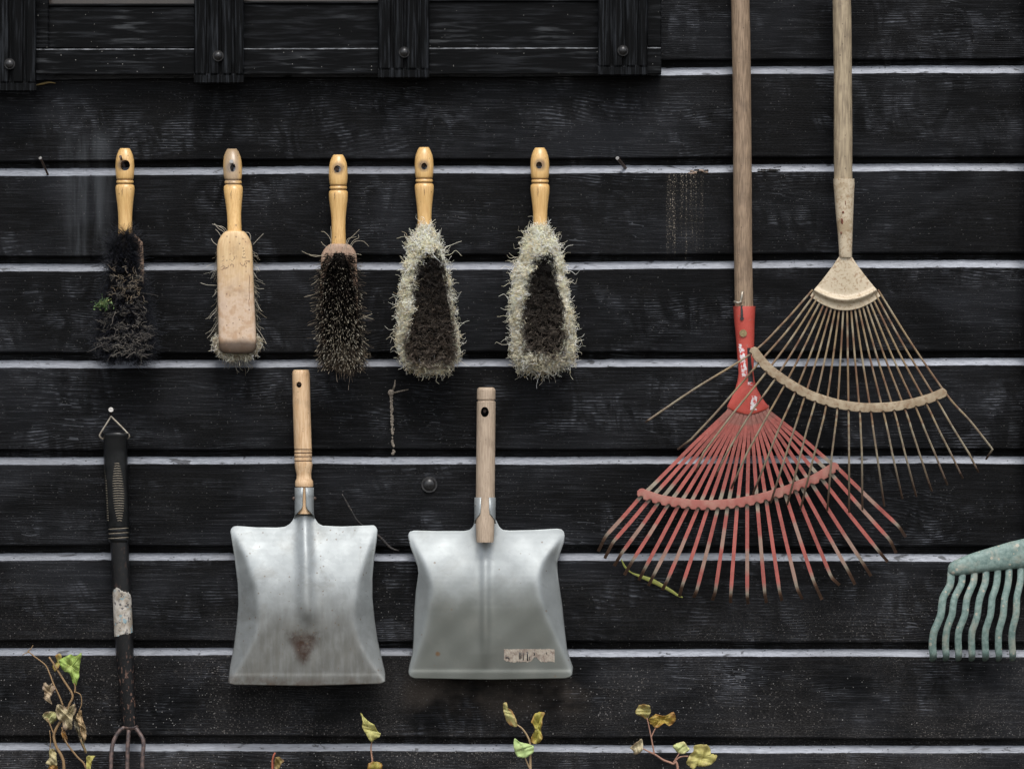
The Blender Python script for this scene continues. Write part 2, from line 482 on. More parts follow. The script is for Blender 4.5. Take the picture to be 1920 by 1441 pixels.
def m_cream():
    g = G("rusty_cream_enamel")
    n = g.noise(None, 35, 4, 0.65, 0.3); n2 = g.noise(None, 230, 4, 0.7)
    col = g.mix(n, (0.44, 0.36, 0.25), (0.60, 0.52, 0.385))
    col = g.mix(g.mul(g.ss(n2, 0.50, 0.66), 0.7), col, (0.24, 0.13, 0.06))
    col = g.mix(g.mul(g.ss(n, 0.50, 0.68), 0.7), col, (0.27, 0.19, 0.10))
    g.bump(g.add(n, n2), 0.2, 0.0006)
    return g.out(col, 0.45, 0.0, 0.4)

def m_green():
    g = G("grimy_green_plastic")
    n = g.noise(None, 45, 4, 0.65, 0.3); n2 = g.noise(None, 150, 4, 0.65)
    col = g.mix(g.ss(n2, 0.3, 0.7), (0.105, 0.165, 0.148), (0.215, 0.290, 0.262))
    col = g.mix(g.mul(g.ss(n, 0.5, 0.7), 0.55), col, (0.33, 0.31, 0.25))
    col = g.mix(g.mul(g.speck(170, 0.5, 0.16), 0.6), col, (0.50, 0.42, 0.32))
    g.bump(g.add(n2, n), 0.25, 0.0008)
    return g.out(col, 0.55, 0.0, 0.4)

def m_plain(name, a, b, scale=90, rough=0.5, metal=0.0, spec=0.5, bump=0.15):
    g = G(name)
    n = g.noise(None, scale, 4, 0.6)
    g.bump(n, bump, 0.0006)
    return g.out(g.mix(g.ss(n, 0.35, 0.65), a, b), rough, metal, spec)

def m_black_tube():
    g = G("chipped_black_paint")
    n = g.noise(None, 80, 4, 0.65); n2 = g.noise(g.vec(g.x, g.y, g.mul(g.z, 0.5)), 240, 2, 0.6)
    low = g.ss(g.z, 0.21, 0.14)
    col = g.mix(n, (0.004, 0.0045, 0.005), (0.014, 0.014, 0.015))
    col = g.mix(g.mul(g.ss(n2, 0.58, 0.66), g.add(0.15, g.mul(low, 0.6))), col, (0.17, 0.10, 0.075))
    g.bump(g.add(n, n2), 0.2, 0.0008)
    return g.out(col, 0.34, 0.0, 0.35)

M = dict(
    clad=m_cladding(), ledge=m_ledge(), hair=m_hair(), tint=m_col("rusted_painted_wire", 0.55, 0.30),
    leaf=m_col("leaf_skin", 0.55, 0.35, 0.35, (0.16, 0.09, 0.03), 90),
    block=m_block(), red=m_red(), cream=m_cream(), green=m_green(), tube=m_black_tube(),
    pole1=m_wood("weathered_pole_wood", (0.155, 0.105, 0.066), (0.33, 0.235, 0.155), 40, 0.65, 0.45, 14),
    pole2=m_wood("bleached_pole_wood", (0.20, 0.155, 0.10), (0.42, 0.335, 0.22), 30, 0.6, 0.6, 10, dirtcol=(0.12, 0.085, 0.06)),
    panh1=m_wood("varnished_pan_handle", (0.54, 0.34, 0.18), (0.70, 0.50, 0.31), 40, 0.38, 0.3, 10),
    panh2=m_wood("bare_beech_handle", (0.33, 0.25, 0.18), (0.46, 0.36, 0.265), 45, 0.65, 0.25, 12),
    zinc1=m_zinc("galvanised_sheet", 1), zinc2=m_zinc("dull_galvanised_sheet", 2),
    nail=m_plain("rusty_nail_steel", (0.05, 0.035, 0.03), (0.13, 0.09, 0.07), 300, 0.5, 0.5),
    nailhead=m_plain("bare_nail_steel", (0.20, 0.19, 0.18), (0.32, 0.31, 0.29), 300, 0.45, 0.6),
    iron=m_plain("black_iron", (0.012, 0.012, 0.013), (0.035, 0.034, 0.034), 120, 0.33, 0.2),
    rubber=m_plain("black_rubber_grip", (0.004, 0.0045, 0.005), (0.009, 0.0095, 0.010), 60, 0.32, spec=0.3),
    line=m_plain("tan_grip_line", (0.17, 0.145, 0.105), (0.24, 0.205, 0.15), 200, 0.6),
    prong=m_plain("rusty_dark_prong", (0.045, 0.035, 0.035), (0.15, 0.10, 0.085), 130, 0.5, 0.2),
    wire=m_plain("bright_wire", (0.26, 0.22, 0.17), (0.42, 0.38, 0.31), 200, 0.4, 0.6),
    mudm=m_plain("dried_mud", (0.09, 0.075, 0.06), (0.24, 0.205, 0.165), 500, 0.85, bump=0.8),
    core=m_plain("bristle_root_felt", (0.006, 0.005, 0.004), (0.016, 0.013, 0.011), 300, 0.9, spec=0.1),
    corew=m_plain("sisal_root_felt", (0.74, 0.70, 0.58), (0.92, 0.89, 0.78), 500, 0.9, spec=0.1),
    wood_dark=m_wood("brush_stock_wood", (0.30, 0.19, 0.13), (0.44, 0.30, 0.21), 60, 0.6, 0.5, 8),
    ink_dark=m_plain('dark_brown_wood', (0.05, 0.022, 0.012), (0.09, 0.045, 0.022), 300, 0.7),
    ink=m_plain("faded_ink", (0.20, 0.12, 0.08), (0.30, 0.19, 0.12), 400, 0.7),
)

# ------------------------------------------------------------------ ground
def ground():
    g = G("garden_soil")
    n = g.noise(None, 6, 5, 0.65); n2 = g.noise(None, 60, 4, 0.7)
    g.bump(g.add(n, n2), 0.8, 0.02)
    mt = g.out(g.mix(n2, (0.05, 0.045, 0.035), (0.14, 0.125, 0.10)), 0.9, 0, 0.2)
    b = MB()
    N = 60
    xs = np.sign(np.linspace(-1, 1, N)) * np.abs(np.linspace(-1, 1, N)) ** 2.5 * 60
    V = [(x, y - 0.4, 0.015 * math.sin(x * 7 + y * 3) * math.cos(y * 5) if abs(x) < 6 and abs(y) < 6 else 0) for y in xs for x in xs]
    b.add(V, [(i * N + j, i * N + j + 1, (i + 1) * N + j + 1, (i + 1) * N + j) for i in range(N - 1) for j in range(N - 1)])
    o = b.build("ground", mt)
    o['kind'] = "structure"
ground()

# ------------------------------------------------------------------ the timber wall
wall = thing("timber_wall", "black stained timber cladding wall with pale grey ledges between the boards", "wall")
STR = [(143, 130), (323, 314), (502, 495), (683, 679), (864, 862), (1044, 1045), (1221, 1225), (1399, 1405.5)]
def build_wall():
    strips = [(a, b) for a, b in STR]
    while strips[0][1] > -1300: strips.insert(0, (strips[0][0] - 180, strips[0][1] - 183))
    while strips[-1][1] < 1640: strips.append((strips[-1][0] + 179, strips[-1][1] + 180.5))
    xs = np.concatenate([np.linspace(-2600, -60, 14), np.linspace(-40, 1960, 180), np.linspace(2000, 4500, 14)])
    face, ledge = MB(), MB()
    ids = []
    for k in range(len(strips) - 1):
        def yy(i, x): return strips[i][0] + (strips[i][1] - strips[i][0]) * min(max(x, -900), 2800) / 1920.0
        ph = rng.random(6) * 6.28
        rows, rid = [], []
        for x in xs:
            wob = 1.3 * math.sin(x * 0.006 + ph[0]) + 0.8 * math.sin(x * 0.021 + ph[1]) + rng.normal(0, 0.32) - 1.6 * (rng.random() < 0.02)
            wo2 = 1.4 * math.sin(x * 0.007 + ph[2]) + 0.4 * math.sin(x * 0.027 + ph[3]) + rng.normal(0, 0.18)
            bow = 0.0012 * math.sin(x * 0.0023 + ph[4])
            ya, yb = yy(k, x), yy(k + 1, x)
            # top recess, chamfer top, chamfer bottom, face ..., bottom arris, underside, recess
            rows.append([P(x, ya - 7.5 + wob * .5, -0.011), P(x, ya + 6.3 + wob * .6, 0.001 + bow), P(x, ya + 8.6 + wob * .6, 0.0028 + bow),
                         P(x, ya + 60, 0.0036 + bow), P(x, ya + 120, 0.0034 + bow),
                         P(x, yb - 23.5 + wo2 * .6, 0.0028 + bow), P(x, yb - 21.3 + wo2 * .6, 0.0008 + bow), P(x, yb - 20.5 + wo2 * .6, -0.015), P(x, yb - 5, -0.016)])
        n = len(xs)
        V = [r[j] for r in rows for j in range(1, 9)]
        F = [(i * 8 + j, (i + 1) * 8 + j, (i + 1) * 8 + j + 1, i * 8 + j + 1) for i in range(n - 1) for j in range(7)]
        ids += [k] * len(V)
        face.add(V, F)
        V = [r[j] for r in rows for j in range(0, 2)]
        ledge.add(V, [(i * 2, (i + 1) * 2, (i + 1) * 2 + 1, i * 2 + 1) for i in range(n - 1)])
    # solid back of the wall
    x0, x1, z0, z1 = -2.6, 2.6, 0.0, 2.6
    nb = len(face.v)
    face.add([(x0 - .4, .02, z0 - .1), (x1 + .4, .02, z0 - .1), (x1 + .4, .02, z1), (x0 - .4, .02, z1), (x0 - .4, .14, z0 - .1), (x1 + .4, .14, z0 - .1), (x1 + .4, .14, z1), (x0 - .4, .14, z1)],
             [(0, 1, 2, 3), (4, 5, 6, 7), (0, 1, 5, 4), (2, 3, 7, 6), (0, 3, 7, 4), (1, 2, 6, 5)])
    ids += [99] * 8
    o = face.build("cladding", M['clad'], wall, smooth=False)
    at = o.data.attributes.new("board", 'FLOAT', 'POINT')
    at.data.foreach_set("value", [float(i) for i in ids])
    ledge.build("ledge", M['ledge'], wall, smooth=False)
    b = MB(); b.ball(P(805, 908, 0.003), 0.0108, 24, 14, (1, 0.75, 1)); b.tube([P(805, 908, 0.0), P(805, 908, 0.006)], 0.0125, 20)
    b.build("bolt_head", M['iron'], wall, smooth='auto')
build_wall()

# ------------------------------------------------------------------ the window surround at the top
def m_frame():
    g = G("tarred_joinery")
    v = g.vec(g.mul(g.x, 12.0), 0.0, g.mul(g.z, 160.0))
    n = g.noise(v, 1, 3, 0.6); n2 = g.noise(g.vec(g.mul(g.x, 9.0), 0.0, g.mul(g.z, 18.0)), 1, 3, 0.6)
    col = g.mix(g.ss(n, 0.45, 0.70), (0.0016, 0.0018, 0.0021), (0.014, 0.015, 0.017))
    col = g.mix(g.mul(g.ss(n2, 0.5, 0.7), g.mul(g.ss(n, 0.5, 0.65), 0.35)), col, (0.11, 0.115, 0.12))
    col = g.mix(g.mul(g.speck(220, 0.35, 0.05), 0.6), col, (0.26, 0.25, 0.23))
    g.bump(n, 0.4, 0.001)
    return g.out(col, 0.48, 0, 0.08)
def m_postwood():
    g = G("tarred_fluted_wood")
    v = g.vec(g.mul(g.x, 300.0), g.mul(g.y, 200.0), g.mul(g.z, 14.0))
    n = g.noise(v, 1, 3, 0.6)
    col = g.mix(g.ss(n, 0.46, 0.70), (0.0010, 0.0012, 0.0015), (0.018, 0.020, 0.023))
    g.bump(n, 0.5, 0.001)
    return g.out(col, 0.55, 0, 0.08)
win = thing("window_surround", "black window surround with fluted posts and round bolts at the top of the wall", "window", P(600, 100, 0))
fm, pm = m_frame(), m_postwood()
def build_window():
    top = -420
    b = MB(); b.box(66, (93, 90), 1240, (140, 139), 0.002, 0.034, 0.0012); rail = b.build("bottom_rail", fm, win, False)
    b = MB(); xs = np.linspace(67, 1239, 120); V = []; R = np.random.default_rng(5)
    for x in xs:
        y = 93 - 3 * (x - 66) / 1174; j = R.normal(0, .25)
        V += [P(x, y - 1.2 + j, .0320), P(x, y + .9 + R.normal(0, .25), .0343)]
    b.add(V, [(2 * i, 2 * i + 2, 2 * i + 3, 2 * i + 1) for i in range(len(xs) - 1)])
    b.build("lit_edge_strip", m_plain("lit_rail_edge", (0.02, 0.021, 0.023), (0.16, 0.168, 0.18), 60, 0.5), rail, False)  # pale tone paints in the light caught by the rail's top bevel
    gl = G("dusty_window_glass"); n = gl.noise(None, 30, 4, 0.65)
    gm = gl.out(gl.mix(n, (0.025, 0.020, 0.017), (0.055, 0.044, 0.036)), 0.25, 0, 0.6)
    for (x0, x1) in ((92, 365), (457, 710), (805, 1122)):
        ya = 12 - (x0 - 92) * 0.012
        b = MB(); b.box(x0 - 3, ya, x1 + 3, 90.5, 0.004, 0.021, 0.0012)
        b.box(x0 - 3, ya - 4.5, x1 + 3, ya - 0.5, 0.004, 0.0245, 0.0008)
        b.build("lower_panel", fm, win, False)
        b = MB(); b.box(x0, top, x1, ya - 5, 0.006, 0.009); b.build("glass_pane", gm, win, False)
    b = MB(); b.box(66, top, 91, 90.5, 0.004, 0.029, 0.0015); b.box(1213, top, 1240, 87.5, 0.004, 0.026, 0.0015)
    b.box(40, top - 30, 1240, top - 1, 0.004, 0.04, 0.002)
    b.build("side_stile", fm, win, False)
    for (x0, x1, yb, bx, by) in ((-34, 68, 172, 18, 120), (364, 457, 157, 409, 105), (709, 805, 147, 758, 98), (1121, 1214, 142, 1168, 95)):
        W = x1 - x0
        # fluted cross-section: (fraction, depth)
        prof = [(0, .036), (0, .053), (.02, .0555)]
        for gx in (.28, .53, .79): prof += [(gx - .045, .0560), (gx - .035, .050), (gx + .02, .050), (gx + .03, .0545), (gx + .055, .0548), (gx + .06, .0562)]
        prof += [(.98, .0555), (1, .053), (1, .036)]
        b = MB()
        n = len(prof)
        rows = [(top, 1), (yb - 20, 1), (yb - 16, 0), (yb - 2.5, 0), (yb, 2)]
        V = []
        for (y, q) in rows:
            for (f, d) in prof:
                dd = d if q == 1 else (0.0545 if d > .04 else d) - (0.002 if (q == 2 and d > .04) else 0)
                V.append(P(x0 + f * W, y, dd - 0.004))
        F = [(i * n + j, i * n + j + 1, (i + 1) * n + j + 1, (i + 1) * n + j) for i in range(len(rows) - 1) for j in range(n - 1)]
        F += [(i * n, (i + 1) * n, (i + 1) * n + n - 1, i * n + n - 1) for i in range(len(rows) - 1)]
        F += [tuple(range(n)), tuple((len(rows) - 1) * n + j for j in range(n))]
        b.add(V, F)
        post = b.build("fluted_post", pm, win, False)
        b = MB(); b.ball(P(bx, by, 0.053), 0.0070, 18, 12, (1, .8, 1))
        b.tube([P(bx, by, 0.047), P(bx, by, 0.055)], 0.0084, 20)
        b.build("bolt", M['iron'], post, 'auto')
build_window()

# ------------------------------------------------------------------ nails
def nail(x, y, d0, x1, y1, d1, label, r=0.0016, head=None, headr=None, mat=None):
    b = MB()
    r = np.linspace(r, r, 2)
    b.tube([P(x, y, d0), P(x1, y1, d1)], r, 10)
    o_at = P(x, y, 0)
    t = thing("nail", label, "nail", o_at, "nails in the wall")
    b.build("shank", M['nail'], t, 'auto')
    a = P(x1, y1, d1); e = P(x, y, d0)
    u = (a - e) / np.linalg.norm(a - e)
    b = MB(); hr = headr or 0.0026
    b.tube([a - u * 0.0005, a + u * 0.0012], hr, 14)
    b.build("head", M['nailhead'] if head else M['nail'], t, 'auto')
    return t

# ------------------------------------------------------------------ hand brushes
GB = "hand brushes hanging in a row on nails"
def handle_profile(top, ring, cx_top, cx_bot, bot, dtop, dbot, wtop=19):
    base = [(278, 17), (279, 19), (284, 25), (292, 31), (300, 34), (312, 35.5), (324, 35), (332, 33), (335.5, 31.5), (337, 28.5), (338.5, 31.5), (341, 33), (343.3, 31.5), (344.6, 28.5), (346.5, 31.5),
            (349, 35), (354, 36), (362, 35), (372, 32.5), (384, 29.5), (398, 27), (412, 26), (bot - (ring - 341), 27)]
    s = []
    for y, wd in base:
        if y <= 346.5: yy = top + (y - 278) * (ring - top) / (341 - 278) if y <= 341 else ring + (y - 341)
        else: yy = ring + (y - 341)
        t = (yy - top) / (bot - top)
        cx = cx_top + (cx_bot - cx_top) * t
        dc = dtop + (dbot - dtop) * t
        s.append((yy, cx - wd / 2, cx + wd / 2, dc, wd / 2 * 0.92, 2.15 if y < 335 else 2.0))
    return s

def hairs(n_k, root, tip, r0, r1, colr, colt, curl=0.0, wav=0.0, bend=(0, 0, 0), seed=1, sides=3, tipfrac=0.5):
    """many fibres at once. root, tip (N,3) world; returns verts, faces, colours"""
    R = np.random.default_rng(seed)
    N = len(root)
    t = np.linspace(0, 1, n_k)[None, :, None]
    axis = tip - root
    L = np.linalg.norm(axis, axis=1)[:, None]
    ax = axis / L
    rv = R.normal(size=(N, 3)); p1 = np.cross(ax, rv); p1 /= np.linalg.norm(p1, axis=1)[:, None]
    p2 = np.cross(ax, p1)
    pts = root[:, None, :] + axis[:, None, :] * t
    pts = pts + np.array(bend)[None, None, :] * (t * t) * L[:, None, :]
    ph = R.random((N, 1, 1)) * 6.283; fr = R.uniform(3, 8, (N, 1, 1)); am = R.uniform(0.2, 1, (N, 1, 1))
    pts = pts + p1[:, None, :] * wav * am * np.sin(fr * t + ph) * t
    # curl: the tip rolls over
    cu = curl * R.uniform(0.1, 1.0, (N, 1, 1)); a = np.clip((t - 0.45) / 0.55, 0, 1)
    pts = pts + (p2[:, None, :] * np.sin(a * 3.4) - ax[:, None, :] * (1 - np.cos(a * 3.0)) * 0.5) * cu
    tang = np.gradient(pts, axis=1); tang /= (np.linalg.norm(tang, axis=2, keepdims=True) + 1e-9)
    a1 = np.cross(tang, np.broadcast_to(rv[:, None, :], tang.shape)); a1 /= (np.linalg.norm(a1, axis=2, keepdims=True) + 1e-9)
    a2 = np.cross(tang, a1)
    rad = (r0 + (r1 - r0) * t)
    V = np.stack([pts + rad * (math.cos(2 * math.pi * k / sides) * a1 + math.sin(2 * math.pi * k / sides) * a2) for k in range(sides)], axis=2)
    tt = np.clip((t - tipfrac) / max(1e-3, 1 - tipfrac), 0, 1)
    col = colr[:, None, :] * (1 - tt) + colt[:, None, :] * tt
    col = np.broadcast_to(col[:, :, None, :], V.shape)
    idx = np.arange(N * n_k * sides).reshape(N, n_k, sides)
    fs = []
    for k in range(sides):
        k2 = (k + 1) % sides
        fs.append(np.stack([idx[:, :-1, k], idx[:, :-1, k2], idx[:, 1:, k2], idx[:, 1:, k]], axis=-1).reshape(-1, 4))
    return V.reshape(-1, 3), np.concatenate(fs), col.reshape(-1, 3)

def hair_obj(parts, name, parent, kind="stuff", label=None):
    off = np.array(world_loc(parent))
    V = np.concatenate([p[0] for p in parts]) - off
    o = 0; F = []
    for p in parts:
        F.append(p[1] + o); o += len(p[0])
    F = np.concatenate(F); Cc = np.concatenate([p[2] for p in parts])
    me = bpy.data.meshes.new(name)
    me.vertices.add(len(V)); me.vertices.foreach_set("co", V.astype(np.float32).ravel())
    me.loops.add(len(F) * 4); me.loops.foreach_set("vertex_index", F.astype(np.int32).ravel())
    me.polygons.add(len(F)); me.polygons.foreach_set("loop_start", np.arange(0, len(F) * 4, 4, dtype=np.int32))
    me.update(calc_edges=True)
    ca = me.color_attributes.new("Col", 'FLOAT_COLOR', 'POINT')
    c4 = np.ones((len(V), 4), np.float32); c4[:, :3] = Cc
    ca.data.foreach_set("color", c4.ravel())
    me.materials.append(M['hair'])
    me.polygons.foreach_set("use_smooth", np.ones(len(F), bool))
    ob = bpy.data.objects.new(name, me); C.objects.link(ob); ob.parent = parent
    if kind: ob['kind'] = kind
    if label: ob['label'] = label
    return ob

def sample(outl, n, R, y0, y1, shrink=1.0):
    """n points inside an outline table (y, xl, xr), even density"""
    out = []
    wmax = max(r[2] - r[1] for r in outl)
    while len(out) < n:
        y = R.uniform(y0, y1); xl, xr = interp(outl, y)
        if R.random() * wmax > (xr - xl): continue
        u = R.uniform(-1, 1) * shrink
        out.append((y, (xl + xr) / 2 + u * (xr - xl) / 2, u))
    return np.array(out)

def PP(x, y, d):
    k = (D - d) / D / S
    return np.stack([(x - 960) * k, -d + 0 * x, ZC - (y - 720.5) * k], axis=-1)

def cols(R, n, pal, var=0.15):
    p = np.array(pal)[R.integers(0, len(pal), n)]
    return np.clip(p * (1 + R.normal(0, var, (n, 1))), 0.003, 0.93)

def make_handle(t, prof, hole, hz, bands, r, charred=0.0, rz=None):
    b = MB(); b.loft(prof, 36)
    lz = world_loc(t).z
    mt = m_handle(P(*hole, 0.03)[2] - lz, [P(0, q, 0.03)[2] - lz for q in bands], charred)
    o = b.build("handle", mt, t, 'auto')
    cut_hole(o, np.array(P(*hole, 0.045)) - np.array(world_loc(t)), r / S, (rz or r) / S)
    # a drying crack with a few dirt dots
    R = np.random.default_rng(int(hole[0]))
    tb = [(q[0], q[1], q[2], q[3], q[4]) for q in prof]
    def fr(x, y):
        xl, xr, dc, hd = interp(tb, y); u = min(.97, abs((x - (xl + xr) / 2) / ((xr - xl) / 2)))
        return dc + hd / S * math.sqrt(1 - u * u)
    b = MB(); x = hole[0] + R.uniform(-5, 4); y0_ = hole[1] + 42
    pts = [(x + R.normal(0, .3), y0_ + q) for q in np.linspace(0, R.uniform(12, 24), 6)]
    b.tube([P(a_, c_, fr(a_, c_)) for a_, c_ in pts], [.0001, .0004, .0005, .0005, .0003, .0001], 5, .3)
    b.build("crack", M['ink_dark'], o)
    return o

def stock(t, secs, mat, name="brush_back"):
    b = MB(); b.loft(secs, 40)
    return b.build(name, mat, t, 'auto')

def rounded_block(y0, y1, tab, dc, hd, e=3.2, neck=13, top_r=20, bot_r=14, n=14):
    s = []
    for i in range(n + 1):
        a = math.pi / 2 * i / n
        y = y0 + top_r * (1 - math.cos(a)); f = math.sin(a)
        xl, xr = interp(tab, y); c = (xl + xr) / 2; hw = (xr - xl) / 2
        h = neck + (hw - neck) * f
        s.append((y, c - h, c + h, dc, hd * (0.75 + 0.25 * f), 2.2 + (e - 2.2) * f))
    for y in np.linspace(y0 + top_r + 6, y1 - bot_r - 4, 10):
        xl, xr = interp(tab, y); s.append((y, xl, xr, dc, hd, e))
    for i in range(n + 1):
        a = math.pi / 2 * i / n
        y = y1 - bot_r + bot_r * math.sin(a); f = math.cos(a)
        xl, xr = interp(tab, y); c = (xl + xr) / 2; hw = (xr - xl) / 2
        h = hw - bot_r * 0.8 * (1 - f)
        s.append((y, c - h, c + h, dc, hd - 6 * (1 - f), e))
    return s

def brush_white(cx, top, ring, bot, hole, outl, core, y0, y1, label, seed, corepal, blocktab):
    R = np.random.default_rng(seed)
    t = thing("hand_brush", label, "brush", P(cx, (top + y1) / 2, 0.0), GB)
    make_handle(t, handle_profile(top, ring, cx, cx + 1, bot, 0.020, 0.031), hole, 0, (ring - 4, ring + 3.8), 5.5, rz=6.5)
    stock(t, rounded_block(bot - 4, y1 - 40, blocktab, 0.033, 12, 3.5), M['wood_dark'])
    parts = []
    # felt mound under the fibres
    def prof(y, grow):
        a, b = interp(outl, y); c = (a + b) / 2; h = (b - a) / 2 * grow; return c - h, c + h
    b = MB(); secs = []
    for i, y in enumerate(np.linspace(y0 + 10, y1 - 14, 60)):
        f = min(1, math.sin(math.pi * (i + 0.6) / 61) ** 0.45)
        xl, xr = prof(y, 0.88 * f); secs.append((y, xl, xr, 0.050, 15.5 * f, 2.3))
    b.loft(secs, 60); b.v = [tuple(np.array(q) + R.normal(0, .0009, 3)) for q in b.v]; b.build("bristle_bed", M['corew'], t)
    b = MB(); secs = []
    cy0, cy1 = core[0][0], core[-1][0]
    for i, y in enumerate(np.linspace(cy0 + 3, cy1 - 3, 16)):
        f = min(1, math.sin(math.pi * (i + 0.6) / 17) ** 0.45)
        xl, xr = interp(core, y); c = (xl + xr) / 2; h = (xr - xl) / 2 * f
        secs.append((y, c - h * .9, c + h * .9, 0.060, 8 * f, 2.4))
    b.loft(secs, 24); b.build("bristle_core", M['core'], t)
    # core bristles: dense, in rows of tufts
    n = 5200
    s = sample(core, n, R, cy0, cy1)
    y, x, u = s[:, 0], s[:, 1] + R.normal(0, 2.0, n), s[:, 2]
    row = 23.0
    wv = 0.30 * np.sin(x * 0.09 + seed) + 0.22 * np.sin(x * 0.21 + y * 0.05 + seed)
    k = np.round((y - cy0) / row + wv); yr = cy0 + (k - wv) * row
    off = (y - yr) / (row / 2)
    col = np.round(x / 17.0 + 0.5 * (k % 2)); xo = (x / 17.0 + 0.5 * (k % 2) - col) * 2
    dt = 0.0765 - 0.006 * u * u - 0.0135 * off ** 2 * (0.35 + 0.65 * np.sin(x * 0.07 + k * 2.1 + seed) ** 2) - 0.005 * xo ** 2 + R.normal(0, 0.0016, n)
    tip = PP(x, y + 2, dt)
    root = PP(x - (xo * 4) - u * 8, yr - 8, np.full(n, 0.045))
    yr_ = np.clip((y - cy0) / (cy1 - cy0), 0, 1)[:, None]
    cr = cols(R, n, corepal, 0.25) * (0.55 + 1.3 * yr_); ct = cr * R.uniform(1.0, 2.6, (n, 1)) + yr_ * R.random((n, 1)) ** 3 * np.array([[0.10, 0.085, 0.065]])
    ct = np.clip(ct + (R.random((n, 1)) < 0.10) * np.array([[0.10, 0.085, 0.06]]) * np.clip((y - cy0) / (cy1 - cy0), 0.1, 1)[:, None], 0, 0.8)
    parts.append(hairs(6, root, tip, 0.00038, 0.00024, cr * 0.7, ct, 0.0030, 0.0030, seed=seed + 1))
    m = 1700; q = R.integers(0, n, m)
    ang = R.normal(0, .7, m) + math.pi * (R.random(m) < .5); ln = R.gamma(3.0, 2.4, m)
    tq = np.clip((y[q] - cy0) / (cy1 - cy0), 0, 1)[:, None]
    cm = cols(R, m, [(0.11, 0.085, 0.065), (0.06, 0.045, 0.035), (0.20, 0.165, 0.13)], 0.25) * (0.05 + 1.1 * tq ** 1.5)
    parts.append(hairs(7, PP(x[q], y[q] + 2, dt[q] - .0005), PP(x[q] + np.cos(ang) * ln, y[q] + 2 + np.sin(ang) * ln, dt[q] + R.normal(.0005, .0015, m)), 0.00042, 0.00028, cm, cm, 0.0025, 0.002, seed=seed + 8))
    # outer ring: pale curly fibre
    n = 3000
    wob = lambda q: -2 + 4 * math.sin(q[0] * .13 + seed) + R.normal(0, 3)
    s = sample(outl, n * 2, R, y0, y1)
    inside = np.array([(core[0][0] < q[0] < core[-1][0] - 12) and (interp(core, q[0])[0] + wob(q) < q[1] < interp(core, q[0])[1] - wob(q)) for q in s])
    s = s[~inside][:n]; n = len(s)
    y, x, u = s[:, 0], s[:, 1], s[:, 2]
    c = np.array([sum(interp(outl, q)) / 2 for q in y])
    ym = (y - y0) / (y1 - y0)
    lump = 0.004 * np.sin(y * 0.155 + np.sign(u) * 1.3 + seed) + 0.003 * np.sin(x * 0.22 + y * 0.07)
    dt = 0.0685 - 0.019 * np.abs(u) ** 2.4 + lump * .7 + R.normal(0, 0.003, n)
    dt -= 0.016 * np.clip((ym - 0.88) / 0.12, 0, 1) ** 2 + 0.018 * np.clip((0.14 - ym) / 0.14, 0, 1)
    ex = c + (x - c) * (0.95 + 0.045 * np.sin(y * 0.14 + np.sign(u) * 1.2 + seed))
    ey = y + R.normal(0, 3, n) + 4
    tip = PP(ex, ey, dt)
    rx = c + (x - c) * 0.72; ry = y0 + 8 + (y - y0) * 0.90
    rx = rx + R.normal(0, 5, n); ry = ry + R.normal(0, 7, n)
    root = PP(rx, ry, np.full(n, 0.040))
    clean = 1.04 - 0.22 * np.clip(ym * 1.15, 0, 1)[:, None]
    pal = [(0.93, 0.88, 0.73), (0.92, 0.86, 0.66), (0.93, 0.91, 0.82), (0.84, 0.75, 0.54)]
    cr = cols(R, n, pal, 0.10) * clean
    dirty = (R.random(n) < 0.05 + 0.45 * np.clip(ym - 0.78, 0, 1) * 2)[:, None]
    cr = np.where(dirty, cr * np.array([[0.50, 0.43, 0.33]]), cr)
    parts.append(hairs(9, root, tip, 0.00042, 0.00028, np.clip(cr * 1.08, 0, .96), np.clip(cr * 1.15, 0, 0.96), 0.0062, 0.0042, seed=seed + 2))
    # a mat of curls lying on the outside
    m = 5600; q = R.integers(0, n, m)
    ang = R.uniform(0, 6.283, m); ln = R.gamma(4.0, 2.6, m)
    rt = PP(ex[q] + R.normal(0, 2, m), ey[q] + R.normal(0, 2, m), dt[q] + R.normal(0, 0.0015, m))
    tp = PP(ex[q] + np.cos(ang) * ln * (1 - .45 * (np.abs(u[q]) > .8)), ey[q] + np.sin(ang) * ln, dt[q] + R.normal(0.0008, 0.0022, m))
    parts.append(hairs(10, rt, tp, 0.00042, 0.00028, np.clip(cr[q] * 1.14, 0, .97), np.clip(cr[q] * 1.2, 0, .97), 0.0045, 0.0030, seed=seed + 9))
    # loose stray fibres
    n = 430
    y = R.uniform(y0 - 2, y1 + 2, n); sd = np.sign(R.normal(size=n))
    e = np.array([interp(outl, q) for q in y]); x = np.where(sd > 0, e[:, 1], e[:, 0])
    tip = PP(x + sd * R.gamma(1.6, 5.0, n) - sd * 3, y + R.normal(0, 9, n) - 5 * (y < y0 + 60), R.uniform(0.03, 0.065, n))
    root = PP(x - sd * 10, y, R.uniform(0.035, 0.055, n))
    cr = cols(R, n, pal[:3], 0.1) * 0.95
    parts.append(hairs(9, root, tip, 0.00040, 0.00022, cr, cr, 0.0075, 0.004, seed=seed + 3))
    n = 70
    x = R.uniform(interp(outl, y1)[0] - 4, interp(outl, y1)[1] + 4, n)
    tip = PP(x + R.normal(0, 8, n), y1 + R.gamma(2, 5, n), R.uniform(0.035, 0.06, n))
    root = PP(x, np.full(n, y1 - 12.0), R.uniform(0.04, 0.055, n))
    cr = cols(R, n, pal, 0.2) * 0.7
    parts.append(hairs(9, root, tip, 0.0004, 0.0002, cr, cr, 0.006, 0.004, seed=seed + 4))
    # fuzz at the neck
    n = 420
    x = R.normal(cx + 1, 13, n); y = y0 + np.abs(x - cx) * 0.9 + R.uniform(4, 30, n)
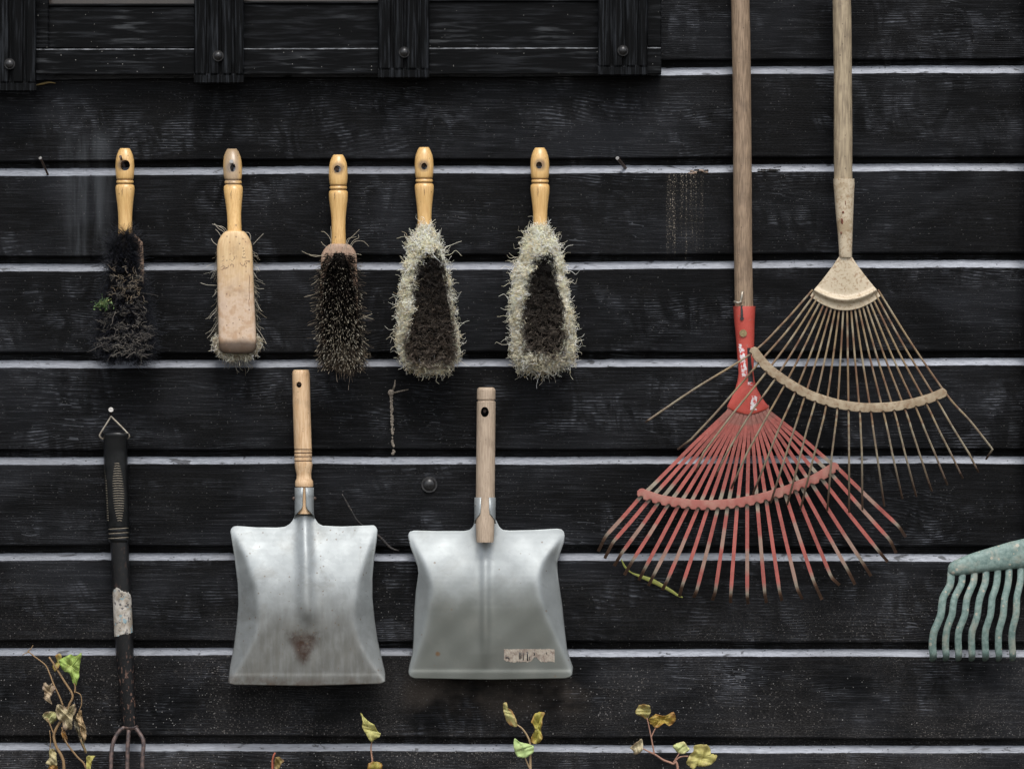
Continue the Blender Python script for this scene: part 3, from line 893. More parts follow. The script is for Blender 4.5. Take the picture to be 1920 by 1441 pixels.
    tip = PP(x + (x - cx) * 0.35, y - R.gamma(2, 4, n) - 4, 0.052 - np.abs(x - cx) * 0.0005 + R.normal(0, .003, n))
    root = PP(cx + (x - cx) * 0.6, y + 16, np.full(n, 0.042))
    cr = cols(R, n, pal[:3], 0.1)
    parts.append(hairs(8, root, tip, 0.0004, 0.00025, cr, cr, 0.004, 0.003, seed=seed + 5))
    hair_obj(parts, "bristles", t)
    return t

brush_white(795, 276, 339, 428, (795, 311),
    [(424, 785, 808), (440, 778, 818), (460, 766, 826), (480, 763, 833), (500, 757, 838), (530, 750, 845), (560, 747, 850), (590, 745, 855), (620, 743, 861), (645, 744, 864), (665, 748, 862), (682, 760, 852), (694, 784, 834)],
    [(470, 792, 826), (490, 782, 832), (520, 774, 839), (560, 773, 843), (600, 767, 850), (640, 758, 857), (668, 758, 856), (690, 778, 842)], 424, 694,
    "hand brush with cream bristles round a dark brown middle, fourth from the left", 40,
    [(0.020, 0.014, 0.010), (0.035, 0.025, 0.018), (0.012, 0.009, 0.008), (0.055, 0.04, 0.03)],
    [(424, 783, 808), (460, 766, 826), (660, 770, 840)])
brush_white(1012, 277, 340, 426, (1011, 309),
    [(422, 1000, 1026), (440, 986, 1036), (460, 980, 1048), (480, 974, 1056), (500, 962, 1060), (530, 958, 1064), (560, 956, 1070), (590, 956, 1076), (620, 955, 1081), (650, 955, 1082), (670, 958, 1080), (686, 968, 1060), (694, 985, 1040)],
    [(476, 1006, 1038), (500, 995, 1042), (530, 988, 1046), (560, 983, 1053), (600, 978, 1060), (630, 977, 1064), (658, 984, 1060), (674, 1002, 1046)], 422, 692,
    "hand brush with bushy cream bristles and a black middle, rightmost of the row", 50,
    [(0.012, 0.011, 0.010), (0.022, 0.019, 0.016), (0.008, 0.008, 0.008), (0.045, 0.036, 0.028)],
    [(424, 999, 1026), (460, 982, 1046), (660, 985, 1050)])

def brush_black():
    R = np.random.default_rng(11)
    t = thing("hand_brush", "hand brush with matted black bristles full of dirt, leftmost of the row", "brush", P(234, 480, 0.0), GB)
    make_handle(t, handle_profile(278, 341, 234, 235, 448, 0.020, 0.031), (233, 309), 0, (337, 344.8), 9, rz=10)
    stock(t, rounded_block(436, 640, [(430, 222, 250), (455, 214, 268), (500, 212, 270), (640, 214, 270)], 0.030, 12, 3.5), M['wood_dark'])
    outl = [(432, 224, 246), (450, 208, 252), (470, 203, 258), (500, 200, 262), (530, 198, 268), (560, 192, 276), (590, 186, 283), (620, 182, 287), (650, 181, 288), (668, 188, 282), (682, 205, 262)]
    b = MB(); secs = []
    for i, y in enumerate(np.linspace(446, 672, 18)):
        f = min(1, math.sin(math.pi * (i + 0.6) / 19) ** 0.45)
        xl, xr = interp(outl, y); c = (xl + xr) / 2; h = (xr - xl) / 2 * 0.86 * f
        secs.append((y, c - h, c + h, 0.049, 14 * f, 2.4))
    b.loft(secs, 24); b.build("bristle_bed", M['core'], t)
    parts = []
    n = 9000
    s = sample(outl, n, R, 432, 680); y, x, u = s.T
    c = np.array([sum(interp(outl, q)) / 2 for q in y]); ym = (y - 432) / 250
    k = np.round((y - 432) / 24); off = (y - 432 - k * 24) / 12
    dt = 0.072 - 0.018 * u * u - 0.006 * off ** 2 + R.normal(0, 0.003, n) - 0.02 * np.clip((0.15 - ym) / .15, 0, 1)
    tip = PP(x + R.normal(0, 3, n), y + 3 + R.normal(0, 3, n), dt)
    root = PP(c + (x - c) * 0.65, 440 + (y - 432) * 0.9, np.full(n, 0.04))
    cr = cols(R, n, [(0.006, 0.007, 0.010), (0.011, 0.012, 0.017), (0.020, 0.021, 0.027)], 0.3)
    parts.append(hairs(6, root, tip, 0.00034, 0.0002, cr, cr * R.uniform(1, 3, (n, 1)), 0.0025, 0.004, seed=12))
    # soft fringe
    n = 2600
    y = R.uniform(430, 684, n); sd = np.sign(R.normal(size=n)); e = np.array([interp(outl, q) for q in y]); x = np.where(sd > 0, e[:, 1], e[:, 0])
    tip = PP(x + sd * R.gamma(2.0, 4.2, n), y + R.normal(0, 8, n) - 8 * (y < 470), R.uniform(0.035, 0.065, n))
    root = PP(x - sd * 12, y + 6 * (y < 470), R.uniform(0.04, 0.055, n))
    cr = cols(R, n, [(0.016, 0.018, 0.024), (0.028, 0.030, 0.038)], 0.3)
    parts.append(hairs(6, root, tip, 0.00026, 0.00014, cr, cr, 0.003, 0.003, seed=13))
    n = 380
    x = R.normal(237, 14, n); y = 440 + R.uniform(-2, 24, n) + np.abs(x - 236) * 0.5
    tip = PP(x + (x - 236) * 0.4, y - R.gamma(2, 5, n), 0.058 + R.normal(0, .004, n)); root = PP(236 + (x - 236) * 0.6, y + 16, np.full(n, 0.044))
    cr = cols(R, n, [(0.009, 0.009, 0.011)], 0.3)
    parts.append(hairs(6, root, tip, 0.00028, 0.00015, cr, cr, 0.003, 0.003, seed=14))
    hair_obj(parts, "bristles", t)
    # matted dirt and straw: clumps of short tan fibre caught in horizontal bands
    parts = []
    bands = [(494, 14, .5), (516, 34, .5), (534, 40, .5), (549, 44, .5), (572, 60, .6), (590, 90, .7), (603, 70, .7), (614, 110, .8), (629, 120, .8), (640, 110, .9), (651, 170, 1), (662, 120, .8)]
    X, Y, TT = [], [], []
    for yb, cnt, br in bands:
        e = interp(outl, yb); cc, hw = (e[0] + e[1]) / 2, (e[1] - e[0]) / 2 * 0.93
        nc = max(3, cnt // 10)
        ctr = R.uniform(cc - hw, cc + hw, nc)
        q = R.integers(0, nc, cnt)
        X.append(ctr[q] + R.normal(0, 5, cnt)); Y.append(yb + R.normal(0, 1.8, cnt) + 5 * np.sin(ctr[q])); TT.append(np.full(cnt, br))
    X, Y, TT = map(np.concatenate, (X, Y, TT)); n = len(X)
    e = np.array([interp(outl, q) for q in Y]); u = (X - e.mean(1)) / ((e[:, 1] - e[:, 0]) / 2)
    d0 = 0.0765 - 0.018 * u * u + R.normal(0, 0.0012, n)
    ang = R.normal(0, 0.7, n) + math.pi * (R.random(n) < .5); ln = R.gamma(2.4, 3.2, n)
    tip = PP(X + np.cos(ang) * ln, Y + np.sin(ang) * ln, d0 + R.normal(0, 0.002, n)); root = PP(X, Y, d0)
    cr = cols(R, n, [(0.15, 0.135, 0.12), (0.08, 0.075, 0.07), (0.045, 0.043, 0.045), (0.32, 0.29, 0.25)], 0.2) * (TT[:, None] * .5 + .35)
    parts.append(hairs(6, root, tip, 0.00045, 0.00025, cr, cr, 0.002, 0.002, seed=15))
    n = 60
    x = R.uniform(205, 270, n); y = R.uniform(505, 560, n); ang = R.uniform(0, 6.28, n); ln = R.uniform(6, 22, n)
    root = PP(x, y, np.full(n, 0.074)); tip = PP(x + np.cos(ang) * ln, y + np.sin(ang) * ln, R.uniform(0.072, 0.08, n))
    cr = cols(R, n, [(0.22, 0.17, 0.11), (0.30, 0.25, 0.19)], 0.2)
    parts.append(hairs(8, root, tip, 0.00035, 0.00022, cr, cr, 0.005, 0.004, seed=16))
    hair_obj(parts, "matted_dirt", t)
brush_black()
def moss():
    R = np.random.default_rng(3)
    b = MB()
    for i in range(170):
        a = R.uniform(0, 6.28); q = abs(R.normal(0, 1))
        c = P(195 + math.cos(a) * q * 9 - 2, 570 + math.sin(a) * q * 6, 0.076 + R.normal(0, 0.003))
        r = R.uniform(0.0012, 0.0030)
        n1 = R.normal(size=3); n1 /= np.linalg.norm(n1); n2 = np.cross(n1, R.normal(size=3)); n2 /= np.linalg.norm(n2)
        g = R.uniform(.6, 1.2)
        cc = (0.075 * g, 0.14 * g, 0.045 * g) if R.random() < .85 else (0.2, 0.22, 0.08)
        V = [c - n1 * r, c + n2 * r * .6 + R.normal(0, .0004, 3), c + n1 * r * 1.2, c - n2 * r * .6]
        b.add(V, [(0, 1, 2, 3)], cc)
    o = b.build("moss_clump", M['leaf'], None)
    md = o.modifiers.new("thick", 'SOLIDIFY'); md.thickness = 0.0003
    tag(o, "tuft of green moss caught in the matted black brush", "moss")
moss()

def brush_back():
    R = np.random.default_rng(21)
    t = thing("hand_brush", "hand brush turned round to show its scuffed pale wooden back with faded writing", "brush", P(438, 480, 0.0), GB)
    make_handle(t, handle_profile(279, 342, 435, 440, 438, 0.020, 0.055), (436, 314), 0, (338, 345.8), 5.0, 0.85, rz=8)
    tab = [(430, 412, 468), (450, 407, 472), (470, 406.5, 473.5), (560, 408, 477), (640, 410, 481), (662, 410, 481)]
    blk = stock(t, rounded_block(433, 662, tab, 0.058, 17, 3.6, neck=14, top_r=36, bot_r=15), M['block'], "brush_back")
    # faded handwriting, running up the block: short strokes hugging the curved face
    def fd(x):
        u = (x - 442) / 34.5
        return 0.058 + 17 / S * (max(0, 1 - abs(u) ** 3.6)) ** (1 / 3.6) + 0.0001
    strokes = [  # traced strokes (zoomed in the photo): B I C / scribbles / lol
        [(413, 502), (420, 498), (420, 503)], [(414, 506), (424, 503), (428, 500), (428, 497)], [(417, 506), (421, 501), (425, 502)],
        [(414, 497), (419, 495)], [(412, 489), (415, 490), (418, 489), (420, 487)], [(413, 479), (412, 484)], [(417, 482), (420, 480)],
        [(432, 498), (434, 495), (438, 497), (437, 501)], [(437, 487), (440, 484), (439, 480)], [(434, 488), (436, 490)], [(430, 477), (433, 476)],
        [(450, 492), (452, 496), (456, 498), (459, 495), (458, 493)], [(459, 490), (463, 489), (468, 490)], [(456, 483), (461, 482)], [(455, 471), (459, 470)], [(456, 477), (459, 475)],
        [(467, 515), (468, 525), (467, 540), (468, 562)], [(466, 562), (467, 575), (466, 590)],
    ]
    b = MB()
    for s in strokes:
        p = catmull([(a, c, 0) for a, c in s], 4) if len(s) > 2 else np.array([(a, c, 0) for a, c in s], float)
        b.tube([P(q[0], q[1], fd(q[0])) for q in p], 0.00042, 6, 0.35)
    b.build("handwriting", M['ink'], blk)
    parts = []
    pal = [(0.56, 0.52, 0.42), (0.44, 0.38, 0.28), (0.64, 0.61, 0.52), (0.33, 0.28, 0.2)]
    # bristles hidden behind the block, towards the wall
    n = 2400
    s = sample([(460, 410, 470), (560, 408, 478), (660, 404, 484)], n, R, 462, 655); y, x, u = s.T
    root = PP(x, y, np.full(n, 0.046)); tip = PP(x + u * 3 + R.normal(0, 2, n), y + 8, R.uniform(0.006, 0.016, n))
    cr = cols(R, n, pal, 0.15) * 0.6
    parts.append(hairs(5, root, tip, 0.0004, 0.0003, cr, cr, 0.002, 0.002, seed=22))
    # curly beard at the foot
    n = 1500
    th = R.uniform(-0.15, math.pi + 0.15, n); rr = R.uniform(0.86, 1.14, n)
    x = 444 + np.cos(th) * 43 * rr; y = 640 + np.sin(th) * 36 * rr ** 1.3
    root = PP(444 + np.cos(th) * 28, 636 + np.sin(th) * 14, R.uniform(0.025, 0.045, n)); tip = PP(x + R.normal(0, 4, n), y + R.normal(0, 4, n), R.uniform(0.03, 0.066, n))
    cr = cols(R, n, pal, 0.15)
    cr = np.clip(cr * 1.5, 0, .9)
    parts.append(hairs(10, root, tip, 0.00044, 0.00028, cr, cr, 0.009, 0.006, seed=23))
    n = 150
    y = R.uniform(470, 650, n); sd = np.sign(R.normal(size=n)); x = np.where(sd > 0, 474 + (y - 470) * .05, 409.0)
    root = PP(x - sd * 5, y - 8, R.uniform(0.03, 0.05, n)); tip = PP(x + sd * R.gamma(1.5, 5, n), y + R.gamma(2, 6, n), R.uniform(0.02, 0.05, n))
    cr = cols(R, n, pal, 0.15)
    parts.append(hairs(8, root, tip, 0.0003, 0.0002, cr * .8, cr, 0.003, 0.002, seed=24))
    n = 22
    x = R.uniform(425, 470, n)
    root = PP(x, np.full(n, 668.), R.uniform(0.03, 0.045, n)); tip = PP(x + R.normal(0, 10, n), 688 + R.gamma(2, 4, n), R.uniform(0.02, 0.05, n))
    cr = cols(R, n, pal, 0.15) * .8
    parts.append(hairs(9, root, tip, 0.00038, 0.0002, cr, cr, 0.008, 0.004, seed=25))
    hair_obj(parts, "bristles", t)
    b = MB()
    for s in ([(424, 450), (422, 434), (412, 425), (398, 420)], [(424, 452), (420, 436), (409, 428), (402, 419)], [(418, 450), (410, 436), (404, 430)], [(427, 447), (425, 432), (417, 425), (410, 424)],
              [(455, 440), (460, 436), (467, 437), (470, 445), (468, 455)], [(409, 461), (400, 454), (396, 447)], [(474, 459), (484, 448), (494, 438)],
              [(474, 480), (483, 480)], [(407, 535), (388, 534), (376, 530)], [(476, 536), (484, 541), (495, 541)], [(477, 512), (483, 523)], [(408, 580), (398, 590), (393, 598)], [(478, 560), (488, 580), (491, 583)],
              [(409, 604), (396, 625), (388, 634)], [(480, 612), (492, 630), (500, 645)], [(407, 546), (398, 557)]):
        p = catmull([P(a, c, 0.045) for a, c in s], 5) if len(s) > 2 else [P(a, c, 0.045) for a, c in s]
        b.tube(p, 0.00042, 5, col=(0.50, 0.46, 0.38))
    b.build("stray_fibre", M['hair'], t, kind="stuff")
brush_back()

def brush_spiky():
    R = np.random.default_rng(31)
    t = thing("hand_brush", "hand brush with spiky black bristles tipped tan, third from the left", "brush", P(636, 500, 0.0), GB)
    make_handle(t, handle_profile(290, 352, 634, 635, 462, 0.020, 0.031), (632, 316), 0, (348, 355.8), 6.5)
    tab = [(455, 608, 664), (480, 602, 669), (560, 600, 671), (650, 604, 672)]
    stock(t, rounded_block(457, 650, tab, 0.034, 13, 3.5, top_r=22), M['wood_dark'])
    inner = [(474, 612, 660), (500, 604, 665), (560, 602, 670), (620, 602, 674), (660, 606, 676), (690, 618, 672)]
    b = MB(); secs = []
    for i, y in enumerate(np.linspace(474, 676, 16)):
        f = min(1, math.sin(math.pi * (i + 0.6) / 17) ** 0.4)
        xl, xr = interp(inner, y); c = (xl + xr) / 2; h = (xr - xl) / 2 * 0.92 * f
        secs.append((y, c - h, c + h, 0.046, 10 * f, 2.6))
    b.loft(secs, 24); b.build("bristle_bed", M['core'], t)
    parts = []
    n = 1900
    s = sample(inner, n, R, 474, 680); y, x, u = s.T
    ym = (y - 474) / 206
    ln = R.uniform(0.6, 1.1, n)
    tx = x + u * (5 + 9 * ym) * ln + R.normal(0, 3.0, n); ty = y + (2 + 15 * ym) * ln + R.normal(0, 2.5, n)
    dt = 0.058 + 0.020 * ln - 0.008 * np.abs(u) ** 2
    root = PP(x, y, np.full(n, 0.046)); tip = PP(tx, ty, dt)
    cr = cols(R, n, [(0.010, 0.008, 0.007), (0.016, 0.012, 0.010)], 0.3)
    lt = (R.random(n) < 0.22 + 0.55 * ym)[:, None]
    ct = np.where(lt, cols(R, n, [(0.52, 0.46, 0.35), (0.36, 0.31, 0.23), (0.62, 0.58, 0.47)], 0.2), cr * 2.0)
    parts.append(hairs(7, root, tip, 0.00055, 0.00042, cr, ct, 0.0008, 0.0010, seed=32, tipfrac=0.70))
    n = 520      # side spikes
    y = R.uniform(478, 690, n); sd = np.sign(R.normal(size=n)); e = np.array([interp(inner, q) for q in y]); x = np.where(sd > 0, e[:, 1], e[:, 0])
    ln = R.gamma(3, 3.2, n)
    root = PP(x - sd * 6, y, R.uniform(0.045, 0.055, n)); tip = PP(x + sd * ln, y + R.normal(2, 5, n) + 4, R.uniform(0.045, 0.07, n))
    cr = cols(R, n, [(0.014, 0.011, 0.009), (0.03, 0.022, 0.016)], 0.3); ct = cols(R, n, [(0.34, 0.28, 0.2), (0.15, 0.11, 0.08), (0.04, 0.03, 0.02)], 0.2)
    parts.append(hairs(6, root, tip, 0.00038, 0.00024, cr, ct, 0.0015, 0.0015, seed=33))
    n = 1300     # brown tangled foot
    x = R.normal(642, 17, n); x = np.clip(x, 600, 682); y = R.uniform(652, 686, n)
    root = PP(x, y - 14, R.uniform(0.045, 0.062, n)); tip = PP(x + R.normal(0, 6, n) + (x - 642) * .12, y + 8 + R.gamma(2, 4, n) * np.exp(-((x - 648) / 22) ** 2) * 1.3, R.uniform(0.045, 0.072, n))
    cr = cols(R, n, [(0.10, 0.07, 0.045), (0.16, 0.12, 0.08), (0.06, 0.04, 0.028), (0.28, 0.23, 0.17)], 0.2)
    parts.append(hairs(8, root, tip, 0.00036, 0.00022, cr * .6, cr, 0.004, 0.003, seed=34))
    hair_obj(parts, "bristles", t)
    b = MB()
    for s in ([(618, 470), (620, 450), (610, 436), (602, 434)], [(618, 466), (608, 460), (602, 453)], [(620, 462), (621, 440), (620, 424)], [(649, 466), (654, 450), (664, 440), (674, 430)],
              [(652, 468), (662, 452), (672, 446), (672, 440)], [(656, 470), (664, 454), (680, 452), (692, 462)], [(648, 462), (652, 448), (668, 444)], [(604, 480), (580, 477), (566, 471)],
              [(606, 478), (592, 481), (580, 478)], [(660, 482), (668, 476), (678, 478)], [(600, 545), (588, 552), (570, 557)], [(680, 592), (692, 596), (700, 598)], [(676, 596), (688, 592), (698, 588)],
              [(600, 520), (590, 530), (583, 534)], [(678, 636), (688, 645), (692, 648)], [(630, 474), (626, 462), (628, 454)], [(640, 474), (646, 462), (640, 456)]):
        p = catmull([P(a, c, 0.055) for a, c in s], 5)
        b.tube(p, np.linspace(0.00045, 0.0003, len(p)), 5, col=(0.46, 0.40, 0.30))
    b.build("stray_fibre", M['hair'], t, kind="stuff")
brush_spiky()

nail(233, 312, -0.005, 226, 294, 0.046, "nail poking up out of the hole of the matted black brush", 0.0019, None, 0.0022)
nail(436, 318, -0.005, 434, 303, 0.042, "nail with a shiny head holding the brush turned back to front", 0.0017, True, 0.0030)
nail(632, 318, -0.005, 632, 317, 0.026, "nail seen in the hole of the spiky black brush", 0.0030, None, 0.0034)
nail(795, 311, -0.005, 795, 309, 0.022, "nail deep in the hole of the brown-centred cream brush", 0.0032, None, 0.0036)
nail(1011, 309, -0.005, 1011, 308, 0.022, "nail deep in the hole of the rightmost cream brush", 0.0032, None, 0.0036)
nail(561, 722, -0.005, 561, 719, 0.026, "nail in the hole of the shiny dustpan handle", 0.0016)
nail(909, 774, -0.005, 909, 770, 0.026, "nail in the hole of the plain grey-brown dustpan handle", 0.0016)
nail(92, 332, -0.005, 76, 297, 0.028, "rusty bent nail alone at the left end of the brush row", 0.0017, True, 0.0026)
nail(1175, 318, -0.012, 1158, 297, 0.030, "bare pale-ended peg nail right of the last brush", 0.0026, True, 0.00275)
nail(207, 784, -0.005, 208, 768, 0.034, "round-headed nail holding the wire loop of the hand fork", 0.0017, True, 0.0038)

# ------------------------------------------------------------------ dustpans
GP = "metal dustpans hanging side by side"
def dustpan(kind, label, at, topedge, L, Rr, creaseL, creaseR, fdep, ybot, hand_secs, hole, hmat, pmat):
    t = thing("dustpan", label, "dustpan", at, GP)
    NS, NT = 150, 170
    xa, xb = topedge[0][0], topedge[-1][0]
    V = []; msk = []
    for j in range(NT + 1):
        tt = j / NT
        for i in range(NS + 1):
            s = i / NS
            xt = xa + s * (xb - xa)
            yt = interp(topedge, xt)[0]
            yb = interp(ybot, s)[0]
            y = yt + tt * (yb - yt)
            yref = 990 + (yb - 990) * tt
            xl, xr = interp(L, yref)[0], interp(Rr, yref)[0]
            # corners eased
            x = xl + s * (xr - xl)
            f = sum(interp(fdep, y + q)[0] for q in (-30, -20, -10, 0, 10, 20, 30)) / 7
            cl, cr = (sum(interp(c_, yref + q)[0] for q in (-10, -5, 0, 5, 10)) / 5 for c_ in (creaseL, creaseR))
            soft = 2.6
            a = soft * math.log1p(math.exp(min(40, (cl - x) / soft))); c = soft * math.log1p(math.exp(min(40, (x - cr) / soft)))
            cx = (cl + cr) / 2
            d = max(0.003, f - 0.00095 * a - 0.00095 * c)
            msk.append((1 / (1 + math.exp(min(40, (cl - x) / 5))) * 1 / (1 + math.exp(min(40, (x - cr) / 5))), 0, 0))
            if kind == 1:
                on = 1 / (1 + math.exp((y - 1158) / 6.5))
                wd = 11 + 5 * min(1, max(0, (y - 980) / 180))
                d += 0.0082 * on * math.exp(-((x - (571 + (y - 965) * .02)) / wd) ** 2)
                d += 0.0007 * (1 / (1 + math.exp(-(y - 1264) / 1.2)))
                d -= 0.0020 * math.exp(-((x - 574) / 36) ** 2 - ((y - 1200) / 26) ** 2)
                d += 0.0005 * math.sin(x * .05 + 1) * math.sin(y * .041) + 0.0003 * math.sin(x * .11 + y * .03) * math.sin(y * .09 + 2)
            else:
                d += 0.0042 * math.exp(-((x - 910) / 9.0) ** 2) * min(1, max(0, (y - 1000) / 60)) * min(1, max(0, (1255 - y) / 60))
                d -= 0.0045 * math.exp(-((x - 908) / 36.0) ** 2) * min(1, max(0, (y - 990) / 60)) * min(1, max(0, (1225 - y) / 90))
                d += 0.0013 * (1 / (1 + math.exp(-(y - 1257) / 1.5)))
                d += 0.0010 * math.sin(x * .03 + 2) * math.sin(y * .03) + 0.0004 * math.sin(x * .09 + y * .02) * math.sin(y * .08)
            V.append(P(x, y, d))
    W = NS + 1
    F = [(j * W + i, j * W + i + 1, (j + 1) * W + i + 1, (j + 1) * W + i) for j in range(NT) for i in range(NS)]
    b = MB(); b.add(V, F, msk)
    o = b.build("pan", pmat, t, True)
    md = o.modifiers.new("sheet", 'SOLIDIFY'); md.thickness = 0.0014; md.offset = 0
    b = MB(); b.loft(hand_secs, 36)
    h = b.build("handle", hmat, t, 'auto')
    cut_hole(h, np.array(P(*hole[:2], 0.03)) - np.array(world_loc(t)), hole[2] / S, hole[3] / S)
    return t, o

p1, pan1 = dustpan(1, "galvanised dustpan with a ribbed back, a rusty smear and a varnished turned handle", P(575, 1285, 0),
    [(432, 996), (434, 990), (438, 986.5), (445, 985.5), (480, 988), (520, 988.5), (534, 987), (543, 982), (549, 975), (553, 966), (588, 966), (592, 974), (597, 981), (605, 985), (640, 986.5), (690, 984.5), (700, 984), (705, 987), (708, 994)],
    [(990, 432), (1040, 440), (1090, 446), (1130, 447.5), (1170, 444), (1210, 439), (1250, 431.5), (1270, 429), (1285, 430)],
    [(990, 708), (1010, 706), (1040, 701.5), (1080, 698), (1120, 698), (1160, 702), (1200, 708), (1240, 717), (1262, 722), (1285, 722)],
    [(990, 428), (1050, 461), (1110, 481), (1160, 486), (1200, 476), (1240, 454), (1285, 424)],
    [(990, 712), (1040, 690), (1100, 671), (1165, 664), (1200, 672), (1240, 695), (1285, 730)],
    [(960, 0.014), (985, 0.019), (1020, 0.032), (1060, 0.044), (1110, 0.054), (1170, 0.0585), (1285, 0.060)],
    [(0, 1280), (0.03, 1283), (0.5, 1285), (0.97, 1281), (1, 1277)],
    [(693, 553, 577, 0.022, None, 2), (694, 550, 579, 0.022, None, 2), (697, 548.5, 580, 0.022, None, 2), (702, 548, 581, 0.022, None, 2), (760, 549, 582, 0.022, None, 2), (840, 551.5, 584.5, 0.022, None, 2)] +
    [q for g0 in (842.5, 849, 856, 864) for q in ((g0 - 1.3, 552, 585, 0.022, None, 2), (g0, 553.6, 583.6, 0.022, None, 2), (g0 + 1.3, 552, 585, 0.022, None, 2))] +
    [(870, 552.5, 586, 0.022, None, 2), (878, 553.5, 585, 0.022, None, 2), (888, 556, 583.5, 0.022, None, 2), (896, 556, 584, 0.022, None, 2), (902, 553.5, 587, 0.022, None, 2), (909, 553, 587.5, 0.022, None, 2), (912, 554, 587, 0.022, None, 2), (913.5, 557, 584, 0.022, None, 2), (963, 557, 584, 0.022, None, 2)],
    (561, 721, 5, 5.5), M['panh1'], M['zinc1'])
p2, pan2 = dustpan(2, "dull grey dustpan with a torn sticker and a plain bare wood handle", P(920, 1270, 0),
    [(765, 1004), (766, 999), (769, 996), (776, 994), (820, 995), (870, 995), (880, 993), (886, 988), (889, 981), (892, 974), (930, 974), (933, 981), (937, 988), (943, 993), (955, 994), (1000, 993), (1045, 990.5), (1053, 992), (1057, 996), (1059, 1003)],
    [(990, 765), (1010, 769), (1030, 776), (1050, 783), (1064, 784.5), (1100, 780), (1140, 777), (1200, 775.5), (1225, 773), (1245, 768), (1258, 766), (1270, 768)],
    [(990, 1059), (1005, 1057), (1025, 1050), (1045, 1044), (1080, 1047), (1130, 1054), (1180, 1059), (1215, 1063), (1235, 1069), (1250, 1074), (1270, 1072)],
    [(990, 760), (1030, 782), (1060, 798), (1090, 808), (1110, 809), (1150, 801), (1200, 789), (1258, 768), (1270, 762)],
    [(990, 1066), (1020, 1044), (1050, 1020), (1080, 1011), (1110, 1012), (1150, 1024), (1200, 1047), (1258, 1073), (1270, 1080)],
    [(970, 0.010), (990, 0.013), (1030, 0.026), (1070, 0.038), (1110, 0.046), (1170, 0.050), (1270, 0.053)],
    [(0, 1264), (0.01, 1268), (0.03, 1271), (0.5, 1273.5), (0.96, 1271), (0.985, 1269), (1, 1264)],
    [(726, 899, 924, 0.026, None, 2), (727, 896.5, 926.5, 0.026, None, 2), (730, 894.8, 928.6, 0.026, None, 2), (733, 894.3, 929, 0.026, None, 2), (748, 894, 929, 0.026, None, 2), (749.3, 896.2, 927, 0.026, None, 2), (751.5, 896.2, 927, 0.026, None, 2), (753, 894, 929.3, 0.026, None, 2),
     (800, 893.6, 928.8, 0.027, None, 2), (932, 892.3, 927.6, 0.030, None, 2), (985, 892, 927, 0.034, None, 2), (1012, 893, 926, 0.0375, None, 2), (1016.5, 894, 925, 0.038, None, 2)],
    (909, 772, 7.5, 9.5), M['panh2'], M['zinc2'])

def wrap(t, cx, r, dc, rows, mat, name="socket"):
    """open metal sleeve round a handle: rows (y, half gap angle in degrees, cx, r)"""
    n = 30; V = []
    for (y, gap, cxx, rr, dd) in rows:
        a0 = math.radians(gap)
        for j in range(n + 1):
            th = a0 + (2 * math.pi - 2 * a0) * j / n
            V.append(P(cxx - math.sin(th) * rr, y, dd + math.cos(th) * rr / S))
    F = [(i * (n + 1) + j, i * (n + 1) + j + 1, (i + 1) * (n + 1) + j + 1, (i + 1) * (n + 1) + j) for i in range(len(rows) - 1) for j in range(n)]
    b = MB(); b.add(V, F)
    o = b.build(name, mat, t, True)
    md = o.modifiers.new("sheet", 'SOLIDIFY'); md.thickness = 0.001; md.offset = 0
    return o
wrap(p1, 570.5, 17.5, 0.022, [(913.5, 7, 570.5, 17.4, 0.022), (930, 9, 570.5, 17.4, 0.022), (948, 10, 570.5, 17.4, 0.022), (954, 17, 570.5, 17.5, 0.022), (960, 40, 570.5, 17.6, 0.022), (966, 75, 570.5, 18, 0.022), (972, 100, 570.5, 19.5, 0.022)], M['zinc1'])
wrap(p2, 909, 19.5, 0.030, [(932, 22, 909.5, 19.4, 0.030), (955, 24, 909.3, 19.4, 0.031), (963, 27, 909.3, 19.4, 0.0315), (968, 42, 909.3, 19.4, 0.032), (974, 68, 909.2, 19.4, 0.0325), (981, 88, 909.2, 20.5, 0.033)], M['zinc2'])
for x in (551, 590):
    b = MB(); b.ball(P(x, 934, 0.023), 0.0030, 10, 6); b.build("rivet", M['nail'], p1)
for (x, y) in ((892, 946), (892, 963), (925.5, 945), (925.5, 963)):
    b = MB(); b.ball(P(x, y, 0.0385), 0.0013, 8, 6); b.build("rivet", M['nailhead'], p2)

for gy in (842.5, 849, 856, 864):  # thin dark rings that darken the turned grooves of the handle
    b = MB(); cxx = 568.3
    b.tube([P(cxx + 15.4 * math.cos(a_), gy, 0.022 + 15.4 / S * math.sin(a_)) for a_ in np.linspace(0, 2 * math.pi, 33)], 0.00085, 6, up=(0, 0, 1))
    b.build("groove_ring", M['ink_dark'], [c for c in p1.children if c.name.startswith('handle')][0])

